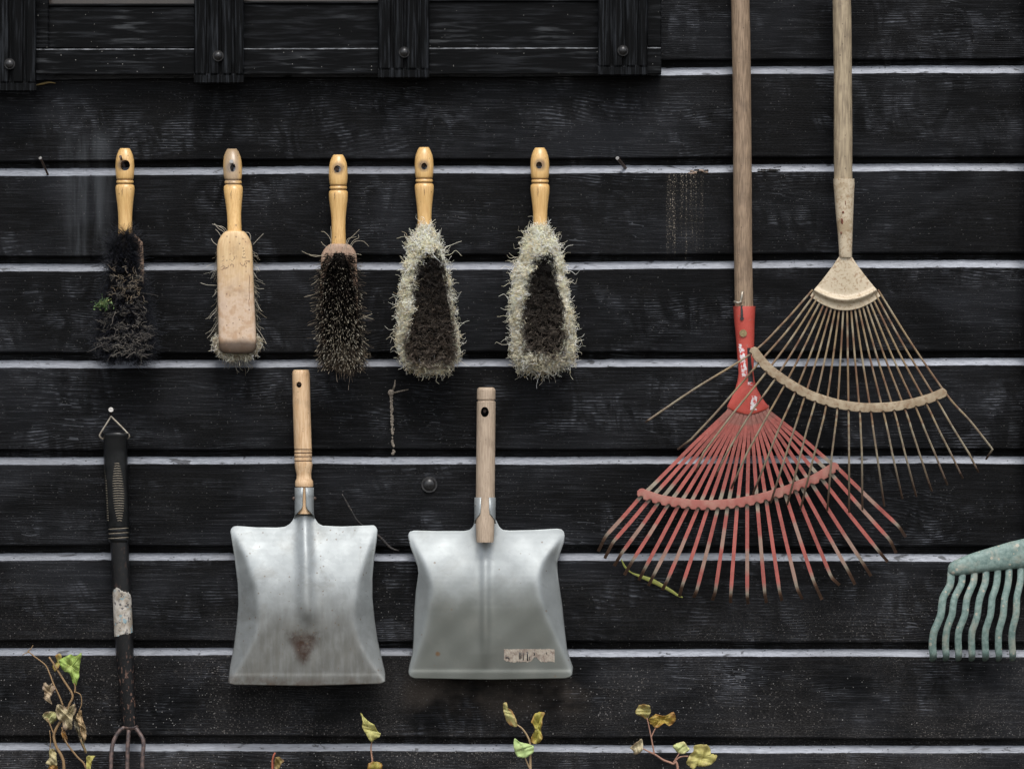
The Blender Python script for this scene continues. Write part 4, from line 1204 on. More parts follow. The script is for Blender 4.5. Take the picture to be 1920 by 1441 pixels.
def sticker():
    g = G("torn_label_paper")
    n = g.noise(None, 90, 4, 0.7); n2 = g.noise(None, 260, 3, 0.6)
    col = g.mix(g.ss(n, 0.4, 0.65), (0.30, 0.26, 0.21), (0.17, 0.13, 0.105))
    col = g.mix(g.mul(g.ss(n2, 0.5, 0.65), 0.5), col, (0.38, 0.35, 0.30))
    mt = g.out(col, 0.75, 0, 0.3)
    base = 0.0
    dep = lambda x, y: 0.0543
    b = MB()
    xs = np.linspace(945, 1040, 40)
    V = []; R = np.random.default_rng(8)
    for i, x in enumerate(xs):
        top = 1216 + R.normal(0, .4)
        bot = 1240 + R.normal(0, .6) - (7 * math.exp(-((x - 1003) / 7) ** 2)) - (3 if x < 950 else 0)
        V += [P(x, top, 0.0), P(x, bot, 0.0)]
    return b, V, mt, xs
def surf_depth(pan):
    """nearest pan depth lookup in photo coordinates"""
    n = len(pan.data.vertices); co = np.empty(n * 3); pan.data.vertices.foreach_get("co", co); co = co.reshape(-1, 3) + np.array(world_loc(pan))
    d = -co[:, 1]; k = (D - d) / D / S
    px = co[:, 0] / k + 960; py = 720.5 - (co[:, 2] - ZC) / k
    def f(x, y):
        q = np.argsort((px - x) ** 2 + (py - y) ** 2)[:4]
        return float(d[q].mean())
    return f
sd2 = surf_depth(pan2)
def put_sticker():
    b, V, mt, xs = sticker()
    V = []; R = np.random.default_rng(8)
    rows = 6
    for x in xs:
        top = 1216 + R.normal(0, .4)
        bot = 1240 + R.normal(0, .7) - (9 * math.exp(-((x - 1004) / 6) ** 2)) - (3 if x < 949 else 0)
        for r in range(rows + 1):
            y = top + (bot - top) * r / rows
            V.append(P(x, y, sd2(x, y) + 0.0010 + (0.0004 * R.random())))
    m = rows + 1
    b.add(V, [(i * m + r, (i + 1) * m + r, (i + 1) * m + r + 1, i * m + r + 1) for i in range(len(xs) - 1) for r in range(rows)])
    o = b.build("torn_sticker", mt, p2, False, label="torn grimy sticker with faint dark bars")
    # what is left of the print: a few upright bars and a ring
    b = MB()
    for (x, y0, y1, r) in ((974.5, 1222, 1235, .0009), (977, 1223, 1234, .0006), (981, 1223, 1237, .0007), (989, 1221, 1238, .0009), (992.5, 1230, 1237, .0006), (1002, 1223, 1228, .0008), (1025, 1222, 1226, .0006)):
        b.tube([P(x, y, sd2(x, y) + 0.0014) for y in np.linspace(y0, y1, 4)], r, 6, 0.3)
    b.tube([P(951 + 3.5 * math.cos(a), 1234 + 2.2 * math.sin(a), sd2(951, 1234) + 0.0015) for a in np.linspace(-2.6, 0.6, 7)], 0.0009, 6, 0.3)
    b.build("print_mark", M['iron'], o)
put_sticker()

# ------------------------------------------------------------------ hand fork
def hand_fork():
    t = thing("hand_fork", "long black three-pronged hand fork hanging from a wire triangle", "garden fork", P(225, 1441, 0))
    dc = 0.024
    b = MB()
    secs = [(811, 194, 240, dc, 20, 2.2), (812.5, 191.5, 243.5, dc, 21, 2.2), (815, 191, 244, dc, 21.5, 2.2), (818, 192, 243, dc, 21, 2.2), (824, 194, 239, dc, 20, 2.2), (850, 194, 239, dc, 20, 2.2), (900, 196, 241, dc, 20.5, 2.3), (950, 198, 242, dc, 20.5, 2.3),
            (985, 201, 243, dc, 20, 2.1)]
    for y in (990.5, 999, 1008):
        c = 222
        secs += [(y - 2.2, 201.5, 243, dc, 20, 2), (y - 0.8, 202.5, 242, dc, 19.5, 2), (y + 0.8, 202.5, 242, dc, 19.5, 2), (y + 2.2, 201.5, 243, dc, 20, 2)]
    secs += [(1013, 203, 243, dc, 19.5, 2), (1016, 205, 241, dc, 18, 2)]
    b.loft(secs, 36); grip = b.build("grip", M['rubber'], t, 'auto')
    # inlaid tan lines
    b = MB()
    def on(x, y, cx, hw, hd):
        u = min(.99, abs((x - cx) / hw)); return P(x, y, dc + hd / S * math.sqrt(1 - u * u) + 0.0001)
    for i, y in enumerate(np.linspace(868, 975, 24)):
        f = math.sin(math.pi * (i + 1.6) / 26); hw = 2 + 9 * f ** 0.8
        cx = 219.5 + (y - 868) * 0.045
        b.tube([on(cx + q * hw, y + 0.8 * abs(q), cx - 2, 23, 20.7) for q in np.linspace(-1, 1, 7)], 0.00055, 6, 0.5)
    for y in (990.5, 999, 1008):
        b.tube([on(222.3 + q * 19, y - q * 1.2, 222.3, 20.2, 19.9) for q in np.linspace(-1, 1, 15)], 0.0006, 6, 0.6)
    for i, y in enumerate(np.linspace(868, 975, 24)):
        b.tube([on(x, y, 218, 23.5, 19.5) for x in (195.5 + (y - 868) * .05, 198.5 + (y - 868) * .05)], 0.0005, 6, 0.5)
    b.build("grip_line", M['line'], grip)
    b = MB()
    b.loft([(1013, 206, 241, dc, 17, 2), (1060, 209, 243, dc, 17, 2), (1105, 211, 245.5, dc, 17, 2), (1190, 215, 249, dc, 17, 2), (1230, 217.5, 251, dc, 16.5, 2), (1280, 222, 253, dc, 15, 2), (1320, 226.5, 254.5, dc, 13.5, 2), (1352, 229.5, 256, dc, 12, 2), (1362, 231, 256.5, dc, 11, 2.2)], 32)
    b.build("shaft", M['tube'], t, 'auto')
    # torn paper band
    g = G("scuffed_paper_band"); n = g.noise(None, 60, 4, 0.7, 0.4); n2 = g.noise(None, 150, 3, 0.7)
    col = g.mix(g.ss(n, 0.35, 0.65), (0.27, 0.23, 0.18), (0.50, 0.47, 0.42))
    col = g.mix(g.mul(g.ss(n2, 0.55, 0.62), 0.85), col, (0.05, 0.05, 0.06))
    col = g.mix(g.mul(g.ss(g.noise(g.vec(g.add(g.x, 3.0), g.y, g.z), 120, 2), 0.62, 0.66), 0.7), col, (0.16, 0.30, 0.36))
    mt = g.out(col, 0.6, 0, 0.3)
    b = MB(); V = []
    R = np.random.default_rng(4)
    ths = np.linspace(-1.45, 1.45, 26)
    for j, th in enumerate(ths):
        top = 1106 + 4 * math.sin(th * 3) + R.normal(0, .8) + (26 * max(0, (th - .75)) if th > .75 else 0); bot = 1189 - 3 * th + R.normal(0, .8)
        for r in range(9):
            y = top + (bot - top) * r / 8
            cx = 228.2 + (y - 1105) * 0.043
            V.append(P(cx + math.sin(th) * 17.6, y, dc + math.cos(th) * 17.9 / S))
    b.add(V, [(i * 9 + r, (i + 1) * 9 + r, (i + 1) * 9 + r + 1, i * 9 + r + 1) for i in range(len(ths) - 1) for r in range(8)])
    b.build("paper_band", mt, t, label="torn pale paper band on the black shaft")
    # prongs
    for pts in ([(238, 1362, .026), (228, 1366, .028), (218, 1378, .030), (211, 1396, .033), (208.5, 1420, .036), (208, 1445, .038), (207.5, 1500, .040), (207, 1560, .036)],
                [(250, 1361, .026), (256, 1366, .028), (263, 1376, .030), (269, 1390, .033), (267.5, 1420, .036), (266.5, 1445, .038), (265, 1500, .040), (264, 1560, .036)],
                [(242, 1362, .026), (241, 1372, .029), (239.5, 1400, .034), (238.5, 1445, .038), (237, 1500, .040), (236.5, 1560, .036)]):
        p = catmull([P(*q) for q in pts], 6)
        r = np.full(len(p), 0.0032); r[-8:] = np.linspace(0.0032, 0.0008, 8)
        b = MB(); b.tube(p, r, 12); b.build("prong", M['prong'], t)
    b = MB(); b.ball(P(245, 1362, .025), 0.0105, 16, 10, (1.15, .8, .5)); b.build("weld_collar", M['prong'], t)
    b = MB()
    b.tube(catmull([P(194, 823, dc + .004), P(189, 820, dc + .006), P(187, 815, dc + .007), P(196, 800, dc + .006), P(206, 784, dc + .004), P(208.5, 780.5, dc + .004), P(212, 784, dc + .004), P(228, 800, dc + .006), P(241, 814, dc + .007), P(242, 819, dc + .006), P(238, 822, dc + .004)], 5), 0.0014, 10)
    b.build("hanging_loop", M['wire'], t)
hand_fork()

# ------------------------------------------------------------------ leaf rakes
GR = "leaf rakes hanging at the right"
def ribbon(center, up, dn, d, thick, notches=(), nw=4.6, nd=4.6, n=200, endr=9):
    """curved flat bar with scallops in its lower edge where the tines come out"""
    c = catmull([(a, q, 0) for a, q in center], 20)[:, :2]
    seg = np.r_[0, np.cumsum(np.linalg.norm(np.diff(c, axis=0), axis=1))]
    L = seg[-1]
    V = []; m = 0
    for s in np.linspace(0, L, n):
        x = np.interp(s, seg, c[:, 0]); y = np.interp(s, seg, c[:, 1])
        x2 = np.interp(min(L, s + 2), seg, c[:, 0]); y2 = np.interp(min(L, s + 2), seg, c[:, 1])
        x1 = np.interp(max(0, s - 2), seg, c[:, 0]); y1 = np.interp(max(0, s - 2), seg, c[:, 1])
        tx, ty = x2 - x1, y2 - y1; l = math.hypot(tx, ty); tx /= l; ty /= l
        nx, ny = -ty, tx      # points down in the picture for a left-to-right bar
        e = min(s, L - s); cap = math.sqrt(max(0.02, 1 - (1 - min(1, e / endr)) ** 2))
        low = dn * cap
        for q in notches:
            dist = (x + nx * dn - q[0]) * tx + (y + ny * dn - q[1]) * ty
            if abs(dist) < nw: low = min(low, dn - nd * math.sqrt(1 - (dist / nw) ** 2) if cap > .95 else low)
        hi = -up * cap
        for (o, dd) in ((hi, d - thick), (hi * 0.93, d), ((dn - up) / 2 * cap, d + thick * .12), (low - 0.9 * cap, d - thick * .1), (low, d - thick)):
            V.append(P(x + nx * o, y + ny * o, dd))
        m += 1
    F = [(i * 5 + j, (i + 1) * 5 + j, (i + 1) * 5 + (j + 1) % 5, i * 5 + (j + 1) % 5) for i in range(m - 1) for j in range(5)]
    F += [(0, 1, 2, 3, 4), tuple((m - 1) * 5 + j for j in range(5))]
    return V, F

def paint_run(R, s, tip_s, brace_s):
    """colour of a red tine at arc fraction s"""
    pass

def red_rake():
    R = np.random.default_rng(61)
    t = thing("leaf_rake", "red metal leaf rake with flat tines hanging behind the beige rake", "rake", P(1405, 1130, 0), GR)
    b = MB()
    secs = []
    for y in np.linspace(-560, 585, 40):
        f = (y - 0) / 580.0
        cx = 1388 + 7.5 * f + 0.8 * math.sin(y * .01); hw = 17.2 + 0.2 * math.sin(y * 0.023)
        secs.append((y, cx - hw, cx + hw, 0.024, None, 2))
    b.loft(secs, 30); pole = b.build("pole", M['pole1'], t, 'auto')
    # socket turning into a flared fan plate
    b = MB()
    tab = [(574, 1373.5, 1417, 19.5, 2), (576, 1374.5, 1416.5, 20, 2), (600, 1376.5, 1415, 19.5, 2), (625, 1379, 1414.5, 18, 2.1), (648, 1381, 1414, 16, 2.2), (675, 1383, 1413.5, 13, 2.3), (700, 1384.5, 1413, 9.5, 2.4), (715, 1382.5, 1415.5, 7.5, 2.5),
           (730, 1378, 1420.5, 6, 2.8), (745, 1371.5, 1428.5, 5, 3.2), (756, 1366, 1437, 4.5, 3.4), (763, 1363, 1442, 4, 3.6), (768, 1370, 1436, 4, 3.6), (773, 1382, 1424, 4, 3.6), (776, 1394, 1412, 3.5, 3)]
    b.loft([(y, a, c, 0.024 + 0.012 * max(0, min(1, (y - 640) / 100)), h, e) for (y, a, c, h, e) in tab], 40)
    so_ = b.build("socket", M['red'], t, 'auto')
    # bolt in the socket and its slot, peeled sticker remains
    b = MB(); b.tube([P(1393.5, 624.5, 0.036), P(1393.5, 624.5, 0.0405)], 0.0058, 18); b.build("rivet", m_plain("brassy_bolt", (0.22, 0.17, 0.08), (0.32, 0.25, 0.13), 300, .45, .5), so_, 'auto')
    b = MB(); b.tube([P(1391, 597, 0.037), P(1391, 597, 0.0412)], 0.0030, 14); b.tube([P(1391, 573, 0.0395), P(1391, 594, 0.0407)], 0.0020, 8, .4); b.build("slot", M['iron'], so_, 'auto')
    b = MB(); b.tube([P(1376, 565, .037), P(1384, 568, .0405), P(1389, 566, .0405), P(1391, 556, .040), P(1392, 546, .040)], 0.0019, 8, .6); b.build("bent_pin", M['wire'], t)
    gp = G("peeling_white_sticker"); n = gp.noise(None, 180, 3, .7); mt = gp.out(gp.mix(gp.ss(n, .42, .56), (0.55, 0.05, 0.04), (0.72, 0.70, 0.70)), .5)
    b = MB()
    def sd(x, y):
        tb = [(q[0], q[1], q[2], q[3], q[4]) for q in tab]; xl, xr, h, e = interp(tb, y); u = min(.98, abs((x - (xl + xr) / 2) / ((xr - xl) / 2)))
        return 0.024 + 0.012 * max(0, min(1, (y - 640) / 100)) + h / S * (1 - u ** e) ** (1 / e)
    def patch(rows, lift=0.0004):
        V = []; k = 6
        for (y, a, c) in rows:
            for i in range(k + 1):
                x = a + (c - a) * i / k; V.append(P(x, y, sd(x, y) + lift))
        b.add(V, [(i * (k + 1) + j, i * (k + 1) + j + 1, (i + 1) * (k + 1) + j + 1, (i + 1) * (k + 1) + j) for i in range(len(rows) - 1) for j in range(k)])
    patch([(y, 1385 + .10 * (y - 645) + R.normal(0, .6), 1391 + .13 * (y - 645) + 3 * (y > 652) + R.normal(0, .6)) for y in np.linspace(645, 706, 24)])
    patch([(y, 1409 - .1 * (y - 742) + R.normal(0, .5), 1419.5 - .05 * (y - 742) + R.normal(0, .5)) for y in np.linspace(742, 768, 10)])
    patch([(y, 1402 + R.normal(0, .5), 1411 + R.normal(0, .5)) for y in np.linspace(716, 722, 4)])
    b.build("peeled_sticker", mt, so_, False, label="shreds of white peeling sticker")
    b = MB(); patch([(y, 1401 + .03 * (y - 650), 1406.5 + .09 * (y - 650)) for y in np.linspace(652, 717, 14)], .0003)
    b.build("dark_streak", M['iron'], so_, False)
    # tines
    cross = [1202, 1219, 1236, 1254, 1272, 1290, 1309, 1327, 1346, 1364, 1382, 1401, 1420, 1437, 1455, 1473, 1492, 1505, 1522, 1539, 1557, 1570]
    cy = [932, 936, 941, 945, 949, 952, 953, 954, 954, 953, 952, 950, 946, 942, 936, 930, 922, 918, 908, 897, 888, 878]
    bend = [(1135, 1005), (1149, 1016), (1165, 1037), (1185, 1052), (1208, 1067), (1226, 1077), (1250, 1090), (1279, 1098), (1306, 1108), (1341, 1110), (1370, 1115), (1401, 1119), (1434, 1112), (1462, 1110), (1495, 1104), (1526, 1090), (1559, 1082), (1590, 1069), (1618, 1055), (1648, 1033), (1669, 1012), (1686, 987)]
    tips = [(1122, 1033), (1134, 1046), (1152, 1060), (1171, 1077), (1198, 1087), (1216, 1097), (1242, 1105), (1274, 1117), (1301, 1119), (1336, 1124), (1370, 1129), (1403, 1131), (1437, 1129), (1466, 1125), (1504, 1122), (1541, 1123), (1574, 1096), (1603, 1095), (1633, 1079), (1664, 1052), (1680, 1036), (1698, 1006)]
    for i in range(22):
        R0 = R.uniform(.82, 1.12)
        rx = 1367 + i * (72 / 21); ry = 764 + 10 * (1 - ((rx - 1403) / 38) ** 2)
        c0 = (cross[i], cy[i])
        q = R.uniform(.30, .5)
        zc = 0.0395
        pts = [(rx, ry - 6, .035), (rx, ry + 4, .036), ((rx * .6 + c0[0] * .4), (ry * .6 + c0[1] * .4), .0375), (c0[0] + (rx - c0[0]) * .12, c0[1] + (ry - c0[1]) * .12, zc), (c0[0], c0[1] - 2, zc),
               (c0[0] + (bend[i][0] - c0[0]) * .5, c0[1] + (bend[i][1] - c0[1]) * .5, .040), (bend[i][0], bend[i][1], .037), (bend[i][0] * .6 + tips[i][0] * .4, bend[i][1] * .6 + tips[i][1] * .4, .031), (tips[i][0], tips[i][1], .014)]
        # dense resample, linear between stations
        P3, fr = [], []
        st = [0, .03, .35, .55, .60, .80, .92, .96, 1]
        for s in np.linspace(0, 1, 46):
            x = np.interp(s, st, [p[0] for p in pts]); y = np.interp(s, st, [p[1] for p in pts]); d = np.interp(s, st, [p[2] for p in pts])
            P3.append(P(x, y, d + (.0009 if i % 2 else 0) * (s < .5))); fr.append(s)
        pa = R.uniform(.515, .55); pb = R.uniform(.605, .64); patchy = R.uniform(.68, .9)
        col = []
        for s in fr:
            red = np.array((0.35, 0.092, 0.075)) * R0; bare = np.array((0.28, 0.24, 0.185)); rust = np.array((0.10, 0.055, 0.035))
            c = red * (1 + R.normal(0, .05))
            if pa < s < pb: c = bare * (1 + R.normal(0, .08))
            if abs(s - patchy) < .04 and i % 3 != 1: c = c * .35 + bare * .65
            if .895 < s < .93: c = bare * (0.7 + R.random() * .3)
            if s >= .93: c = rust * (0.8 + R.random() * .7)
            if s < .12: c = red * .62 + bare * .22
            col.append(c)
        wd = np.array([2.9 + .5 * min(1, s * 2) - .5 * (s > .9) for s in fr]) / S * 1.41
        b = MB(); b.tube(P3, wd, 4, 0.22, np.array(col), up=(0, -1, 0)); b.build("tine", M['tint'], t, 'auto')
    V, F = ribbon([(1195, 921), (1215, 929), (1240, 937), (1265, 941), (1290, 944.5), (1320, 946.5), (1345, 946), (1375, 943.5), (1400, 939.5), (1425, 934), (1450, 927), (1475, 919), (1500, 909), (1525, 899), (1545, 888), (1562, 877), (1572, 871)], 9.5, 9.5, 0.0455, 0.004, list(zip(cross, [c + 2 for c in cy])))
    g = G("faded_red_paint"); n = g.noise(None, 50, 4, .65); n2 = g.noise(None, 180, 3, .6)
    col = g.mix(g.ss(n, .35, .7), (0.34, 0.105, 0.085), (0.38, 0.18, 0.14)); col = g.mix(g.mul(g.ss(n2, .6, .7), .4), col, (0.3, 0.2, 0.14)); g.bump(n2, .15, .0005)
    b = MB(); b.add(V, F); b.build("cross_brace", g.out(col, .5), t, 'auto')
red_rake()

def cream_rake():
    R = np.random.default_rng(71)
    t = thing("leaf_rake", "rusty beige wire leaf rake with a pale pole hanging in front of the red one", "rake", P(1590, 960, 0), GR)
    b = MB(); secs = []
    for y in np.linspace(-600, 345, 36):
        cx = 1578.3 + 3.2 * (y / 335.0) + .7 * math.sin(y * .012); hw = 17.2 + .25 * math.sin(y * .03)
        secs.append((y, cx - hw, cx + hw, 0.052, None, 2))
    b.loft(secs, 30); b.build("pole", M['pole2'], t, 'auto')
    b = MB()
    tab = [(335, 1562, 1602, 20, 2), (337, 1562.5, 1602, 20, 2), (344, 1562.5, 1602.5, 20, 2), (360, 1564, 1601.5, 19, 2), (400, 1567, 1600, 16.5, 2), (440, 1571, 1598.5, 13.5, 2), (470, 1573, 1597.5, 11, 2.1), (480, 1573, 1597.5, 10, 2.2), (482.5, 1574.5, 1596.5, 9, 2.4)]
    b.loft([(y, a, c, .052 + .004 * (y - 335) / 150, h, e) for (y, a, c, h, e) in tab], 36)
    b.build("socket", M['cream'], t, 'auto')
    b = MB()
    V = []
    for (x, y, a_, c_) in ((1580, 414, 3.6, 7), (1581, 398, 2.2, 2.6), (1577, 437, 1.5, 3), (1585, 380, 1.2, 5)):
        o_ = len(b.v); b.ball(P(x, y, .0545 + (13.6 / S if y > 405 else 15.4 / S)), 1 / S, 12, 6, (a_, 1.2, c_))
    b.build("paint_chip", m_plain("rusty_chip", (0.10, 0.03, 0.015), (0.20, 0.07, 0.035), 200, .7), t)
    b = MB()
    # fan plate with a pressed ridge
    rows = 60; NS = 60; V = []
    for j in range(rows + 1):
        f = j / rows
        for i in range(NS + 1):
            s = i / NS * 2 - 1
            # half width & arc sag grow towards the lip
            if f < .78: hw = 12 + (57.5 - 12) * (f / .78) ** .98
            else: hw = 57.5 + (66 - 57.5) * ((f - .78) / .22)
            sag = 27 * f ** 1.5
            x = 1585 + s * hw; ymid = 481 + f * (582 - 481)
            y = ymid - sag * s * s
            d = 0.0565 + 0.004 * (1 - s * s) + 0.006 * math.exp(-((f - .80) / .055) ** 2) * (1 - .15 * s * s) - 0.0015 * (f > .86)
            V.append(P(x, y, d))
    W = NS + 1
    b.add(V, [(j * W + i, j * W + i + 1, (j + 1) * W + i + 1, (j + 1) * W + i) for j in range(rows) for i in range(NS)])
    o = b.build("fan_plate", M['cream'], t, True); md = o.modifiers.new("sheet", 'SOLIDIFY'); md.thickness = .0016; md.offset = -1
    cross = [1408, 1424, 1438, 1455, 1471, 1491, 1508, 1528, 1549, 1570, 1591, 1612, 1633, 1656, 1677, 1698, 1718, 1738, 1758, 1777]
    cy = [663, 679, 696, 708, 722, 735, 746, 754, 760, 766, 770, 772, 772, 771, 772, 770, 766, 759, 752, 742]
    low = [[(1305, 727), (1216, 787)], [(1350, 765), (1296, 823)], [(1372, 778), (1319, 848)], [(1404, 780), (1362, 850)], [(1430, 795), (1400, 850)], [(1462, 800), (1442, 850)], [(1489, 805), (1471, 860)], [(1513, 805), (1499, 860)], [(1538, 808), (1527, 850)], [(1565, 810), (1560, 850)], [(1591.5, 810), (1592, 850)],
           [(1614, 810), (1616, 850)], [(1638, 810), (1644, 850)], [(1665, 810), (1673, 850)], [(1687, 810), (1697, 850)], [(1711, 810), (1724, 850)], [(1736, 810), (1753, 850)], [(1760, 805), (1783, 850)], [(1786, 800), (1817, 850)], [(1820, 790), (1861, 842)]]
    tips = [(1211, 791), (1271, 842), (1305, 883), (1342, 892), (1371, 915), (1412, 925), (1445, 942), (1476, 946), (1501, 953), (1551, 957), (1592, 960), (1617, 955), (1658, 948), (1692, 934), (1718, 930), (1747, 920), (1776, 908), (1805, 896), (1834, 884), (1849, 860)]
    for i in range(20):
        s = (i / 19) * 2 - 1
        rx = 1585 + s * 61; ry = 578 - 25 * s * s
        a, c = low[i]; tp = tips[i]
        st = [(rx, ry - 10, .0545), (rx + (cross[i] - rx) * .5, ry + (cy[i] - ry) * .5, .0575), (cross[i], cy[i], .0600), (a[0], a[1], .0610), (c[0], c[1], .0600)]
        if i in (0, 1, 19): st += [(c[0] * .5 + tp[0] * .5, c[1] * .5 + tp[1] * .5, .056), (tp[0], tp[1], .044)]
        else:
            st += [(c[0] + (tp[0] - c[0]) * .8, c[1] + (tp[1] - c[1]) * .8, .0575), (tp[0], tp[1], .045)]
        p = catmull([P(*q) for q in st[:5]], 8)
        p = np.vstack([p, [P(*q) for q in st[5:]]])
        n = len(p); col = []
        for k in range(n):
            f = k / n
            c1 = np.array((0.25, 0.18, 0.10)); c2 = np.array((0.15, 0.08, 0.045)); c3 = np.array((0.30, 0.25, 0.17))
            q = R.random()
            cc = c1 if q < .5 else (c2 if q < .75 else c3)
            if f > .62: cc = cc * .45 + np.array((0.19, 0.165, 0.12)) * .55
            if .28 < f < .48: cc = cc * .5 + c2 * .5
            if k >= n - 2: cc = np.array((0.06, 0.035, 0.022))
            col.append(cc)
        b = MB(); b.tube(p, 0.00160, 8, 1, np.array(col)); b.build("tine", M['tint'], t, 'auto')
    V, F = ribbon([(1409, 652), (1418, 664), (1430, 679), (1445, 694), (1462, 707), (1480, 719), (1500, 731), (1520, 741), (1545, 750), (1570, 757), (1595, 761.5), (1620, 764), (1645, 764), (1670, 762.5), (1695, 759), (1720, 753.5), (1745, 746), (1762, 739), (1775, 733)], 9, 9, .064, .004, list(zip(cross, cy)), nw=3, nd=2.5, endr=7)
    g = G("rusty_tan_brace"); n = g.noise(None, 45, 4, .65, .3); n2 = g.noise(None, 160, 3, .65)
    col = g.mix(g.ss(n, .3, .7), (0.27, 0.20, 0.125), (0.43, 0.35, 0.24)); col = g.mix(g.mul(g.ss(n2, .48, .66), .6), col, (0.20, 0.11, 0.055)); g.bump(n2, .2, .0006)
    b = MB(); b.add(V, F); b.build("cross_brace", g.out(col, .5), t, 'auto')
cream_rake()

def green_rake():
    t = thing("lawn_rake", "grimy green plastic rake head with wavy tines at the right edge", "rake", P(1935, 1235, 0))
    mx = 1936.0       # the head's middle, just outside the picture
    b = MB()
    tab = [(1777, 1064, 1070), (1778, 1060, 1075), (1781, 1055.5, 1077.5), (1787, 1051, 1079), (1800, 1045, 1078.5), (1824, 1036, 1075.5), (1845, 1029.5, 1072.5), (1865, 1023.5, 1070), (1894, 1015, 1067), (1920, 1009, 1064.5), (1936, 1006, 1063)]
    full = tab + [(2 * mx - x, a, c) for (x, a, c) in tab[:-1][::-1]]
    V = []; n = 20
    for (x, a, c) in full:
        yc, hh = (a + c) / 2, (c - a) / 2; th = 13 * min(1, hh / 14)
        for j in range(n):
            q = 2 * math.pi * j / n; sx = math.sin(q); cx_ = math.cos(q)
            V.append(P(x, yc - math.copysign(abs(cx_) ** .8, cx_) * hh, .032 + (math.copysign(abs(sx) ** .75, sx) * th * (1.0 - .15 * cx_)) / S))
    k = len(full)
    b.add(V, [(i * n + j, i * n + (j + 1) % n, (i + 1) * n + (j + 1) % n, (i + 1) * n + j) for i in range(k - 1) for j in range(n)] + [tuple(range(n)), tuple((k - 1) * n + j for j in range(n))])
    b.build("rake_head", M['green'], t, True)
    tops = [1784, 1805, 1827, 1849, 1871, 1892, 1914]
    # shift of each tine from its top: (y, dx)
    shp = [[(1077, 0), (1095, -2.5), (1108, -9), (1120, -15.5), (1135, -18), (1152, -20), (1168, -26), (1182, -32), (1197, -35), (1215, -35.5), (1226, -34)],
           [(1076, 0), (1092, -2), (1106, -8), (1120, -15), (1135, -18), (1152, -20), (1168, -26), (1182, -30), (1197, -32), (1215, -32), (1226, -31)],
           [(1074, 0), (1090, -1.5), (1104, -7), (1120, -13.5), (1135, -16), (1152, -18), (1168, -24), (1182, -29), (1197, -30.5), (1215, -30), (1226, -29.5)],
           [(1073, 0), (1090, -1.5), (1104, -6), (1120, -11.5), (1135, -14.5), (1152, -16.5), (1168, -21), (1182, -26), (1197, -27.5), (1215, -27), (1226, -26.5)],
           [(1071, 0), (1088, -1.5), (1104, -5), (1120, -10.5), (1135, -12), (1152, -14), (1168, -19), (1182, -23), (1197, -24), (1215, -23.5), (1226, -23)],
           [(1070, 0), (1086, -1), (1104, -4), (1120, -8), (1135, -9.5), (1152, -11), (1168, -15), (1182, -19), (1197, -20), (1215, -20), (1226, -19)],
           [(1068, 0), (1086, -.5), (1104, -4), (1120, -7.5), (1135, -8), (1152, -9), (1168, -13), (1182, -16), (1197, -17), (1215, -16), (1226, -15)]]
    for side in (0, 1):
        for i in range(7):
            pts = []
            for (y, dx) in shp[i]:
                x = tops[i] + dx
                if side: x = 2 * mx - x
                pts.append(P(x, y - (6 if y < 1080 else 0), .034 + .010 * math.sin((y - 1070) / 160 * math.pi)))
            xe = tops[i] + shp[i][-1][1]; xe = 2 * mx - xe if side else xe
            pts += [P(xe, 1231.5, .027), P(xe, 1235, .014)]
            p = catmull(pts, 4)
            b = MB(); b.tube(p, (7.2 if i == 0 else 6.6) / S, 12, .55, up=(0, -1, 0)); b.build("tine", M['green'], t, True)
    b = MB(); b.loft([(985, mx - 14, mx + 14, .03, None, 2), (1000, mx - 14, mx + 14, .03, None, 2), (1030, mx - 15, mx + 15, .03, 14, 2.2), (1058, mx - 18, mx + 18, .032, 10, 2.4)], 24)
    b.build("socket", M['green'], t, 'auto')
    b = MB(); b.loft([(-300, mx - 13, mx + 13, .028, None, 2), (300, mx - 13, mx + 13, .029, None, 2), (990, mx - 13, mx + 13, .03, None, 2)], 24)
    b.build("pole", M['pole2'], t, 'auto')
green_rake()

# ------------------------------------------------------------------ small things
def strip_mesh(pts, w, name, col, label, cat, mat, thick=.0004):
    p = catmull([P(*q) for q in pts], 6)
    ws = np.interp(np.linspace(0, 1, len(p)), np.linspace(0, 1, len(w)), w)
    b = MB(); b.tube(p, ws / S, 8, .25, col); o = b.build(name, mat, None)
    return tag(o, label, cat)
strip_mesh([(1165, 1048, .018), (1172, 1062, .016), (1184, 1073, .014), (1204, 1081, .012), (1222, 1088, .012), (1240, 1097, .012), (1258, 1107, .012), (1270, 1115, .011), (1280, 1119.5, .010)],
           [1, 2, 1.2, 3.2, 4.6, 3.8, 3, 2.2, 1.2], "grass_blade", (0.27, 0.29, 0.07), "yellow-green blade of grass caught under the red rake tines", "grass blade", M['leaf'])
def mud():
    R = np.random.default_rng(2)
    b = MB()
    ys = np.linspace(734, 848, 60)
    for i, y in enumerate(ys):
        if y > 806 and R.random() < .62: continue
        for q in range(4):
            b.ball(P(733.5 + (y - 734) * .03 + R.normal(0, 1.1), y + R.normal(0, 1.2), .004), R.uniform(.0005, .0018), 8, 5, (1, .5, 1.3))
    b.ball(P(733, 736, .005), .0050, 14, 8, (1, .5, 1)); b.ball(P(736.5, 850, .004), .0026, 12, 8)
    b.tube([P(735, 737, .004), P(750, 733, .004), P(766, 730, .004)], [.0016, .0011, .0007], 8, .5)
    b.tube([P(736, 733, .004), P(740, 722, .004), P(741, 712, .004)], [.0018, .0014, .0007], 8, .5)
    tag(b.build("mud_trail", M['mudm'], None), "crusty pale mud trail running down the wall below the brown-centred brush", "mud trail")
mud()
